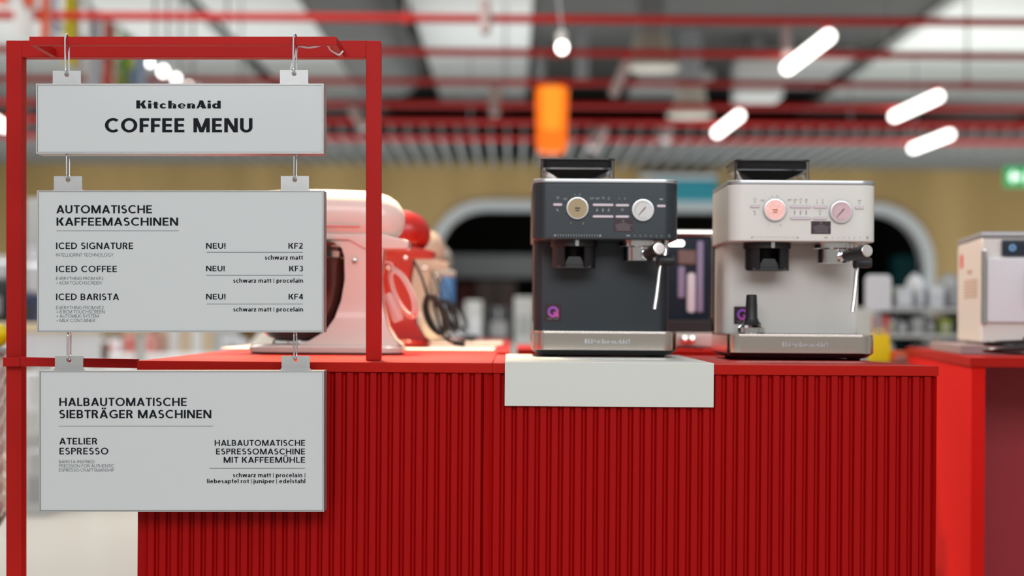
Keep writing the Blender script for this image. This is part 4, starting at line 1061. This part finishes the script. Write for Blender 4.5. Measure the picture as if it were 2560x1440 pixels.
flag('white flag with thin pale blue stripes', 212, 248, [('f_white', 1), ('f_sky', .2), ('f_white', .4), ('f_sky', .3), ('f_white', .6), ('f_sky', .3), ('f_white', .5)], h=.72)
flag('flag of orange, purple and yellow bands', 253, 289, [('f_orange', 1), ('f_purple', .35), ('f_white', .3), ('f_yellow', 1.4)], h=.8)
flag('green flag with a lime diamond', 296, 328, [('f_green', 1)], 'diamond', h=.85)
flag('sky-blue and white banded flag', 334, 366, [('f_sky', 1), ('f_white', .8), ('f_sky', 1)], h=.9)
flag('pale flag with a blue edge, last on the line', 371, 397, [('f_white', 1), ('f_sky', .8), ('f_blue', .4)], h=.9)
tag(recenter(obj('flag_line', MB().cyl((-3.88, 10, HC + FH + .02), (-3.88, 22, HC + FH + .02), .018, 8), 'f_white'), (-3.88, 10, HC + FH)), 'thin white line on which the flags hang', 'line')
# ------------------------------------------------------------------ signs on the far wall
def wbox(name, label, cat, px0, py0, px1, py1, z, d, m_, r=.02, group=None):
    a_, b_ = P(px0, py1, z), P(px1, py0, z)
    o = obj(name, MB().bbox(a_.x, z, a_.z, b_.x, z + d, b_.z, r, 1), m_)
    recenter(o, ((a_.x + b_.x) / 2, z, a_.z)); return tag(o, label, cat, group)
wbox('hanging_sign', 'plain teal sign on the timber wall between the two espresso machines', 'sign', 1640, 449, 1795, 503, 27.87, .125, 'teal_sign')
wbox('sign_shelf', 'pale ledge over the passage behind the teal sign', 'ledge', 1600, 434, 1796, 443, 27.6, .39, 'arch_grey')
c0 = P(2512, 467, 16); c1 = P(2602, 417, 16)
t = thing('exit_sign', 'green and white lit emergency exit sign at the right edge', 'sign', tuple((c0 + Vector((c1.x, 16, c0.z))) / 2))
w_, h_ = (c1.x - c0.x) / 2, c1.z - c0.z
obj('housing', MB().bbox(-w_, 0, 0, w_, .06, h_, .012, 2), 'exit_green', t)
mb = MB(); y = -.004
mb.add([(-w_ * .80, y, h_ * .5), (-w_ * .48, y, h_ * .85), (-w_ * .48, y, h_ * .62), (-w_ * .10, y, h_ * .62), (-w_ * .10, y, h_ * .38), (-w_ * .48, y, h_ * .38), (-w_ * .48, y, h_ * .15)], [(0, 1, 2, 3, 4, 5, 6)])
obj('arrow', mb, 'exit_white', t, smooth=False)
mb = MB(); flat(mb, w_ * .55, h_ * .15, w_ * .85, h_ * .85, y); obj('door_symbol', mb, 'exit_white', t, smooth=False)
mb = MB(); annulus(mb, w_ * .33, h_ * .78, .0001, h_ * .08, y); mb.add([(w_ * .22, y, h_ * .35), (w_ * .34, y, h_ * .35), (w_ * .42, y, h_ * .68), (w_ * .24, y, h_ * .68)], [(0, 1, 2, 3)])
mb.add([(w_ * .10, y, h_ * .15), (w_ * .2, y, h_ * .15), (w_ * .34, y, h_ * .38), (w_ * .24, y, h_ * .38)], [(0, 1, 2, 3)]); mb.add([(w_ * .36, y, h_ * .15), (w_ * .44, y, h_ * .15), (w_ * .34, y, h_ * .38), (w_ * .26, y, h_ * .38)], [(0, 1, 2, 3)])
obj('running_figure', mb, 'exit_white', t, smooth=False)
# ------------------------------------------------------------------ right: second stand with a white machine
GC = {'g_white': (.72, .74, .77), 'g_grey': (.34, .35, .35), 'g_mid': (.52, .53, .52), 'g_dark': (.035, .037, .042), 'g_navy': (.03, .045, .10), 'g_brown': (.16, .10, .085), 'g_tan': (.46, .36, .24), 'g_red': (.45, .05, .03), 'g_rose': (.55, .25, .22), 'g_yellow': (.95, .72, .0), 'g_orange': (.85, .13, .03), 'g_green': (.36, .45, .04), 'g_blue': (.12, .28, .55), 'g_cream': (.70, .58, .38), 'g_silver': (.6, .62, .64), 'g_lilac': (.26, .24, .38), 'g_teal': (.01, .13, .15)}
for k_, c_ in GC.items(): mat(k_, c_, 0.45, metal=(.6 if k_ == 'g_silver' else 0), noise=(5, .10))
RZ = math.radians(7.5)
CX, CY = P(2430, 893, 3.81).x, 3.81
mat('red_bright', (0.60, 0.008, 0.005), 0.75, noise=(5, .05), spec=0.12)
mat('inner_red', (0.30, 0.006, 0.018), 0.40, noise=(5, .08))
mat('machine_white', (0.72, 0.68, 0.64), 0.3, noise=(4, .03))
mat('machine_grey', (0.35, 0.36, 0.38), 0.35, metal=0.4, noise=(4, .05))
mat('display_dark', (0.02, 0.03, 0.045), 0.15, noise=(9, .2))
mat('blue_mark', (0.15, 0.35, 0.6), 0.4, emit=((0.2, 0.5, 0.9), 0.2), noise=(9, .05))
mat('pale_glass', (0.74, 0.75, 0.79), 0.15, noise=(5, .06), coat=.5)
mat('label_red', (0.60, 0.05, 0.05), 0.5, noise=(9, .1))
mat('vent_tan', (0.45, 0.30, 0.22), 0.6, noise=(9, .1))
mat('slab_grey', (0.30, 0.23, 0.23), 0.5, noise=(4, .05))
t = thing('side_counter', 'open-fronted red counter on the right, with a white machine on top', 'counter', (CX, CY, 0), rotz=-RZ)
obj('countertop', MB().bbox(-.004, -.004, TOP - .022, 1.2, 1.42, TOP, .001, 1), 'red_lacquer', t)
obj('side_panel', MB().box(0, .004, .04, .03, 1.40, TOP - .0225), 'red_bright', t, smooth=False)
obj('side_panel', MB().box(1.165, .004, .04, 1.195, 1.40, TOP - .0225), 'red_bright', t, smooth=False)
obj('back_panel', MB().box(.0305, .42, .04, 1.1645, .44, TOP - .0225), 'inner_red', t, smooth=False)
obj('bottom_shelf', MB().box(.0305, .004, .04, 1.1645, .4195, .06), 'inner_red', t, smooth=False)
obj('plinth', MB().box(.05, .05, 0, 1.15, 1.35, .0395), 'red_lacquer', t, smooth=False)
def onside(u, v, z=0): return (CX + u * math.cos(RZ) + v * math.sin(RZ), CY - u * math.sin(RZ) + v * math.cos(RZ), TOP + z)
o = obj('display_slab', MB().bbox(0, 0, .0003, .62, .62, .024, .002, 1), 'slab_grey'); o.location = onside(.01, .28); o.rotation_euler = (0, 0, -RZ)
tag(o, 'flat grey display slab under the white machine at the right edge', 'slab')
t = thing('coffee_machine', 'white fully automatic coffee machine with a dark display, at the right edge', 'coffee machine', onside(.070, .36, .0243), rotz=-RZ)
H_ = .265
obj('body', MB().bbox(0, 0, .003, .30, .44, H_, .008, 3), 'machine_white', t)
obj('lid', MB().bbox(-.002, -.004, H_ + .0003, .302, .442, H_ + .014, .005, 2), 'machine_grey', t)
mb = MB().bbox(.012, -.014, .055, .288, -.0005, H_ - .05, .004, 2); obj('front_door', mb, 'pale_glass', t)
obj('door_edge', MB().bbox(.0, -.018, .05, .0115, -.0005, H_ - .03, .003, 2), 'chrome', t)
dp = obj('display', MB().bbox(.048, -.012, H_ - .046, .28, -.0005, H_ - .006, .003, 2), 'display_dark', t)
mb = MB(); annulus(mb, .073, H_ - .026, .004, .008, -.0126); obj('display_symbol', mb, 'blue_mark', dp, smooth=False)
obj('dispenser', MB().bbox(.11, -.05, .10, .17, -.0145, .19, .006, 2), 'machine_grey', t)
for i in range(6): obj('vent_slot', MB().box(-.0012, .06, .118 + i * .0085, .0006, .30, .1215 + i * .0085), 'vent_tan', t, smooth=False)
obj('side_label', MB().box(-.0012, .33, .20, .0004, .38, .235), 'label_red', t, smooth=False)
obj('side_mark', MB().box(-.0012, .16, .180, .0004, .24, .190), 'vent_tan', t, smooth=False)
for sx, sy in ((.03, .03), (.27, .03), (.03, .41), (.27, .41)): obj('foot', MB().cyl((sx, sy, 0), (sx, sy, .0035), .012, 10), 'black_plastic', t)
pts = smooth([Vector(onside(.10 + .055 * math.cos(a_ * .7), .12 + .045 * math.sin(a_ * .7), .006 + a_ * .0018)) for a_ in range(20)] + [Vector(onside(.22, .10, .01)), Vector(onside(.34, .14, .006))], 3)
o = obj('power_cable', MB().tube(pts, .005, 8), 'cord_black'); recenter(o, onside(.10, .12)); tag(o, 'coiled black cable lying on the right counter before the white machine', 'cable')

# ------------------------------------------------------------------ machine between the two espresso machines
bx0, bx1, by = P(1545, 800, 4.62).x, P(1787, 800, 4.62).x, 4.62
t = thing('glass_machine', 'chrome-framed machine with a dark mirroring front, between the two espresso machines', 'coffee machine', ((bx0 + bx1) / 2, by, TOP))
hw = (bx1 - bx0) / 2; HT = .327
obj('body', MB().bbox(-hw + .012, .004, .045, hw - .012, .33, HT - .018, .004, 1), 'display_dark', t)
obj('base', MB().bbox(-hw, -.035, .006, hw, .33, .0445, .006, 2), 'machine_white', t)
obj('top_bar', MB().bbox(-hw, -.012, HT - .0175, hw, .332, HT, .005, 2), 'polished_steel', t)
for s in (-1, 1): obj('side_rail', MB().bbox(s * hw - (.0115 if s > 0 else 0), -.008, .085, s * hw + (0 if s > 0 else .0115), .33, HT - .018, .004, 2), 'chrome', t)
obj('front_glass', MB().bbox(-hw + .0125, -.004, .082, hw - .0125, .0035, HT - .020, .001, 1), 'bowl_glass' if 'bowl_glass' in M else 'display_dark', t)
mb = MB(); mb.bbox(.055, -.012, .10, .078, -.0045, .21, .008, 2); obj('milk_tube', mb, 'pale_glass', t)
obj('reflection_strip', MB().bbox(.082, -.010, .10, .100, -.0045, HT - .03, .003, 1), 'g_lilac', t)  # lilac strip standing in for a reflection in the front glass
obj('reflection_patch', MB().bbox(.030, -.0095, HT - .095, .080, -.0045, HT - .055, .003, 1), 'g_brown', t)  # brown patch painting a banner-like reflection onto the front glass
obj('reflection_bar', MB().bbox(.030, -.0095, .14, .050, -.0045, HT - .10, .003, 1), 'g_lilac', t)  # shorter lilac bar, also a mirrored colour given as a solid piece
for x in (-.03, .012, .045, .065): obj('tap_knob', MB().lathe([(.0001, -.060), (.010, -.058), (.010, -.0355)], (x, 0, .026), 'y', 14), 'polished_steel', t)
obj('lit_strip', MB().bbox(.004, -.009, HT - .043, .045, -.0045, HT - .031, .003, 1), 'tube_light', t)
obj('tray', MB().bbox(-hw + .01, -.03, .0447, hw - .01, -.0045, .080, .003, 1), 'soft_black', t)
for s in (-1, 1): obj('foot', MB().cyl((s * .09, .02, 0), (s * .09, .02, .0065), .014, 12), 'black_plastic', t)

# ------------------------------------------------------------------ goods behind the counters
def carton(label, px0, py0, px1, py1, z, d, m_, lidm=None, group=None, rot=0.0, name='carton', cat='box', z0=None):
    """box with a printed front label and closing tape, bottom at the pixel row py1"""
    a_, b_ = P(px0, py1, z), P(px1, py0, z); w_ = (b_.x - a_.x) / 2; h_ = b_.z - a_.z
    zz = a_.z
    if z0 is not None: h_ = b_.z - z0; zz = z0
    t = thing(name, label, cat, ((a_.x + b_.x) / 2, z, zz), rotz=rot, group=group)
    obj('body', MB().bbox(-w_, 0, .001, w_, d, h_, min(.008, w_ * .1), 1), m_, t)
    obj('front_print', MB().box(-w_ * .7, -.002, h_ * .2, w_ * .7, -.0002, h_ * .62), lidm or 'g_grey', t, smooth=False)
    obj('tape', MB().box(-w_ * .12, -.0008, h_ * .66, w_ * .12, -.0001, h_ * .98), lidm or 'g_grey', t, smooth=False)
    return t
# tables and shelves of the left hall
def table(label, px0, px1, z, depth, ztop, m_top='g_cream', group=None):
    x0, x1 = P(px0, 830, z).x, P(px1, 830, z).x
    t = thing('display_table', label, 'table', ((x0 + x1) / 2, z, 0), group=group); w_ = (x1 - x0) / 2
    obj('tabletop', MB().bbox(-w_, 0, ztop - .05, w_, depth, ztop, .01, 1), m_top, t)
    obj('apron', MB().box(-w_ + .03, .03, ztop - .22, w_ - .03, .05, ztop - .0505), 'g_white', t, smooth=False)
    for sx in (-1, 1):
        for yy in (.06, depth - .06): obj('leg', MB().bbox(sx * (w_ - .06) - .03, yy - .03, 0, sx * (w_ - .06) + .03, yy + .03, ztop - .0505 if yy > .1 else ztop - .22, .004, 1), 'g_white', t)
    obj('lower_shelf', MB().box(-w_ + .03, .1, .30, w_ - .03, depth - .1, .34), 'g_mid', t, smooth=False)
    return t
table('long pale display table in the hall behind the lowest board', -60, 262, 9.0, 1.2, .985)
table('second pale display table farther back in the left hall', 120, 640, 13.0, 1.3, .73, 'g_white')
table('low white table standing left of the mixer row', 540, 700, 7.3, .5, .875, 'g_white')
carton('white column-shaped box standing tall on the long pale table', 62, 496, 104, 812, 9.5, .3, 'g_mid', 'g_white', z0=.9853)
carton('dark blue appliance carton on the long pale table, beside the frame post', 20, 735, 90, 812, 9.15, .25, 'g_navy', 'g_dark', z0=.9853)
carton('black appliance carton at the left end of the long pale table', -60, 700, 14, 812, 9.2, .3, 'g_dark', 'g_grey', z0=.9853)
def jar(label, px, y0, y1, z, r, m_, z0=None):
    a_ = P(px, y1, z); b_ = P(px, y0, z); zz = z0 if z0 is not None else a_.z; h_ = b_.z - zz
    t = thing('glass_jar', label, 'jar', (a_.x, z, zz), group='clear and silver jars on the long table')
    obj('vessel', MB().lathe([(r * .85, .001), (r, .02), (r, h_ * .7), (r * .7, h_ * .82)], seg=18), m_, t)
    obj('lid', MB().lathe([(r * .72, h_ * .82 + .0005), (r * .72, h_ * .97), (r * .5, h_)], seg=18), 'g_silver', t)
jar('tall silver jar between post and boards, on the dark blue carton', 84, 640, 735, 9.25, .07, 'g_silver', P(90, 735, 9.15).z + .001)
jar('tall silver jar at the left edge, on the black carton', 4, 640, 700, 9.3, .07, 'g_silver', P(14, 700, 9.2).z + .001)
carton('brown carton low behind the lowest board, beside the hanging tab', 188, 858, 242, 905, 9.6, .3, 'g_brown', 'g_rose')
g = 'patterned cartons behind the lowest board'
def stack(px0, px1, py0, py1, z, m_, m2, lab):
    return carton(lab, px0, py0, px1, py1, z, .35, m_, m2, z0=None if z < 12.9 else .7305)
stack(238, 300, 848, 880, 13.2, 'g_white', 'g_rose', 'white carton with a rosy print between two hanging tabs')
stack(306, 386, 834, 880, 13.25, 'g_rose', 'g_red', 'carton with red vertical print behind the menu boards')
for i, (a_, b_, mm) in enumerate(((392, 418, 'g_tan'), (420, 448, 'g_mid'), (450, 476, 'g_tan'), (478, 506, 'g_mid'), (508, 532, 'g_tan'), (534, 598, 'g_grey'))):
    x0, x1 = P(a_, 850, 13.6).x, P(b_, 850, 13.6).x
    tag(recenter(obj('sample_board', MB().bbox(x0, 13.6, .7305, x1, 13.66, HC - .015 + (i % 3) * .01, .005, 1), mm), ((x0 + x1) / 2, 13.6, .7305)),
        ('tan sample board nearest to the red-printed carton', 'pale sample board beside the first tan one', 'tan sample board in the middle of the row', 'pale sample board after the middle tan one', 'tan sample board next to the wide grey one', 'wide grey sample board at the end of the row')[i], 'board', 'upright sample boards on the far table')
# paper cone and box beside the mixer bowl
c = P(645, 878, 6.9)
t = tag(obj('paper_cone', MB().lathe([(.085, 0), (.083, .006), (.020, .085), (.012, .090)], seg=24), 'mat_white'), 'off-white paper cone by the bowl of the white mixer', 'cone'); t.location = (P(660, 878, 7.5).x, 7.5, .8755); t.scale = (1.05, 1.05, 1.0)
t = carton('low white carton beside the paper cone at the end of the mixer row', 556, 846, 606, 880, 7.42, .15, 'g_white', 'g_mid', z0=.8755)
# lattice stand at the left edge
mat('lattice_white', (0.72, 0.73, 0.72), 0.5, noise=(20, .05)); mat('lattice_wire', (0.80, 0.76, 0.66), 0.4, noise=(20, .05))
R_ = .17; c = (P(14, 1000, 3.95).x - R_, 3.95)
zb_, zt_ = P(10, 1288, 3.95).z, P(10, 884, 3.95).z
t = thing('lattice_stand', 'round white stand with a diamond lattice skin, at the left edge', 'stand', (c[0], c[1], 0))
obj('drum', MB().lathe([(R_ - .012, zb_), (R_ - .010, zt_)], seg=40), 'lattice_white', t)
mb = MB(); nz = 26
for k in range(28):
    for s in (-1, 1):
        pts = []
        for j in range(5):
            pass
mb = MB(); rows = 17; cols = 22; dz = (zt_ - zb_) / rows
for r_ in range(rows):
    pts = []
    for j in range(cols * 2):
        a_ = 2 * PI * j / (cols * 2) + (PI / cols if r_ % 2 else 0)
        pts.append((R_ * math.cos(a_), R_ * math.sin(a_), zb_ + dz * (r_ + (.02 if j % 2 else .98))))
    mb.tube(pts, .0018, 4, closed=True)
obj('lattice', mb, 'lattice_wire', t)
obj('top_disc', MB().lathe([(R_, zt_), (R_ + .004, zt_ + .004), (R_, zt_ + .012)], seg=40), 'g_grey', t)
obj('base_ring', MB().lathe([(R_ * .9, zb_ - .03), (R_, zb_ - .001), (R_ * .9, zb_ - .0005)], seg=40), 'g_dark', t)
obj('pole', MB().cyl((0, 0, .02), (0, 0, zb_ - .03), .025, 14), 'g_dark', t)
obj('foot', MB().lathe([(.13, 0), (.13, .01), (.04, .02)], seg=30), 'g_dark', t)
t = thing('ball_ornament', 'yellow ball-shaped ornament with a pale knob on the lattice stand', 'ornament', (P(-22, 870, 3.98).x, 3.98, zt_ + .0125))
obj('ball', MB().lathe([(.018, 0), (.032, .008), (.041, .026), (.041, .038), (.030, .054), (.010, .060)], seg=26), 'g_yellow', t)
obj('knob', MB().sphere((0, 0, .072), (.016, .016, .012), 14, 8), 'g_white', t)
# lower left: goods on the floor behind the post
carton('grey carton on the floor between post and lowest board', 60, 1130, 118, 1270, 8.6, .4, 'g_mid', 'g_grey', z0=0.0)
carton('white carton on the floor farther back behind the post', 40, 930, 130, 1120, 10.8, .5, 'g_white', 'g_mid', z0=0.0)

# right: heap of goods, card sign, yellow bag
t = thing('card_sign', 'blank white rounded card on a thin pole behind the cream machine', 'sign', (P(2195, 775, 6.4).x, 6.4, 0))
a_, b_ = P(2162, 776, 6.4), P(2228, 687, 6.4); w_ = (b_.x - a_.x) / 2
obj('card', MB().prism(rrect(-w_, a_.z, w_, b_.z, .02, 5), -.006, .006, 'xz', .002, 1), 'g_white', t)
obj('pole', MB().cyl((0, 0, .02), (0, 0, a_.z), .012, 10), 'g_grey', t); obj('foot', MB().lathe([(.13, 0), (.13, .012), (.02, .02)], seg=24), 'g_dark', t)
x0, x1 = P(2190, 850, 8.6).x, P(2420, 850, 8.6).x
t = thing('goods_shelf', 'grey open shelf full of wrapped white goods, right of the cream machine', 'shelf', ((x0 + x1) / 2, 8.6, 0)); w_ = (x1 - x0) / 2
for sx in (-1, 1): obj('upright', MB().box(sx * w_ - .015, 0, 0, sx * w_ + .015, .5, 1.10), 'g_mid', t, smooth=False)
for zz in (.30, .74, .965, 1.10): obj('shelf_board', MB().box(-w_ + .0155, 0, zz - .02, w_ - .0155, .5, zz), 'g_mid', t, smooth=False)
rnd = random.Random(12)
kinds = ['g_white', 'g_mid', 'g_silver', 'g_white', 'g_green', 'g_white', 'g_grey', 'g_silver', 'g_mid', 'g_white']
words = {'g_white': 'white', 'g_mid': 'pale grey', 'g_silver': 'silvery', 'g_green': 'green', 'g_grey': 'grey'}
for tier, (zz, hmax) in enumerate(((.74, .17), (.965, .085), (1.10, .17))):
    x = -w_ + .03; k = 0
    while x < w_ - .09:
        wd_ = rnd.uniform(.06, .10); hh = hmax * rnd.uniform(.6, 1.0); mm = kinds[(k * 3 + tier * 2) % 10]
        cx = (x0 + x1) / 2 + x + wd_ / 2
        tt = thing('wrapped_pack', words[mm] + ' pack on the ' + ('lower', 'middle', 'top')[tier] + ' goods shelf board, ' + ('first', 'second', 'third', 'fourth', 'fifth', 'sixth', 'seventh', 'eighth')[k] + ' from card sign', 'pack', (cx, 8.62, zz + .0005), rotz=0, group='wrapped packs on the goods shelf')
        r_ = wd_ / 2 - .004
        obj('wrap', MB().loft([[(r_ * a__ * math.copysign(abs(math.cos(2 * PI * q / 14)) ** .6, math.cos(2 * PI * q / 14)), .18 + .14 * a__ * math.copysign(abs(math.sin(2 * PI * q / 14)) ** .6, math.sin(2 * PI * q / 14)), h__) for q in range(14)] for a__, h__ in ((.85, .001), (1, .01), (1, hh * .7), (.8, hh * .9), (.5, hh))]), mm, tt)
        obj('top_fold', MB().bbox(-r_ * .5, .16, hh + .0002, r_ * .5, .20, hh + .014, .003, 1), mm, tt)
        if (k + tier) % 2:
            w_o = tt.children[0]; me_ = w_o.data; me_.clear_geometry(); q_ = MB().bbox(-r_, .03, .001, r_, .42, hh, .004, 1); me_.from_pydata(q_.v, [], q_.f)
            obj('label_strip', MB().box(-r_ * .8, .028, hh * .3, r_ * .8, .0298, hh * .6), kinds[(k + 4) % 10], tt, smooth=False)
        x += wd_ + .008; k += 1
t = carton('red carton on the goods shelf pole side, beneath the card sign', 2198, 790, 2226, 852, 7.4, .15, 'g_red', 'g_rose')
wbox('pedestal', 'narrow grey pedestal beneath the red carton', 'pedestal', 2186, 853, 2238, 900, 7.36, .25, 'g_grey')
o = bpy.data.objects['pedestal']; bz = o.location.z
for v_ in o.data.vertices:
    if v_.co.z < .02: v_.co.z -= bz
o = None
# yellow bag and orange box stand on a low table behind the counter
table('low dark table behind the right end of the counter', 2100, 2300, 5.25, .5, .90, 'g_brown')
t = thing('paper_bag', 'bright yellow bag behind the right end of the counter', 'bag', (P(2203, 900, 5.3).x, 5.33, .9005))
obj('bag', MB().loft([[(x, y, z) for x, y in rrect(-.034 * s_, -.02 * s_, .034 * s_, .02 * s_, .006, 3)] for z, s_ in ((0, .96), (.01, 1.0), (.050, 1.0), (.088, .86))]), 'g_yellow', t)
obj('handle', MB().tube(smooth([(-.015, 0, .088), (-.012, 0, .100), (.012, 0, .100), (.015, 0, .088)], 4), .002, 6), 'g_yellow', t)
carton('small orange-red carton right of the yellow bag', 2230, 878, 2272, 915, 5.3, .1, 'g_orange', 'g_rose', z0=.9005)
# inside the passage: shelves and goods
mb = MB().box(ax0 - .9, 30.0, wz(690), 1.6, 31.0, wz(630)); struct(obj('trim_3', mb, 'shelf_grey', smooth=False))
wbox('poster', 'blue and white picture card behind the cords of the mixers', 'poster', 1086, 690, 1136, 762, 9.57, .0295, 'g_blue')
o = bpy.data.objects['poster']
o2 = wbox('poster_stand', 'dark stand carrying the blue picture card', 'stand', 1100, 720, 1122, 830, 9.6, .05, 'g_grey')
bz = o2.location.z
for v_ in o2.data.vertices:
    if v_.co.z < .02: v_.co.z -= bz
table('display table in front of the dark passage', 1080, 1520, 12.0, 1.1, .83, 'g_mid')
for (a_, b_, t_, z, m_, m2, lab) in ((1162, 1206, 752, 12.2, 'g_mid', 'g_white', 'grey-white carton beyond the mixer cords'), (1286, 1334, 742, 12.3, 'g_mid', 'g_grey', 'pale grey carton peeking out left of the dark machine'),
        (1216, 1276, 768, 12.35, 'g_dark', 'g_grey', 'black carton between the two pale ones'), (1130, 1160, 778, 12.1, 'g_silver', 'g_white', 'small silvery carton close to the bronze mixer')):
    carton(lab, a_, t_, b_, 850, z, .3, m_, m2, z0=.8305)
for i, (a_, b_, t_, b2, mm, lab) in enumerate(((1190, 1290, 700, 760, 'g_brown', 'brown chest in the dark passage under the grey lintel'), (2240, 2290, 640, 690, 'g_teal', 'dim teal panel deep in the passage on the right'), (1140, 1185, 705, 770, 'g_red', 'dim red carton in the passage next to the brown chest'))):
    carton(lab, a_, t_, b_, b2, 31.5 + i * .6, .6, mm, 'g_dark', z0=0.0)
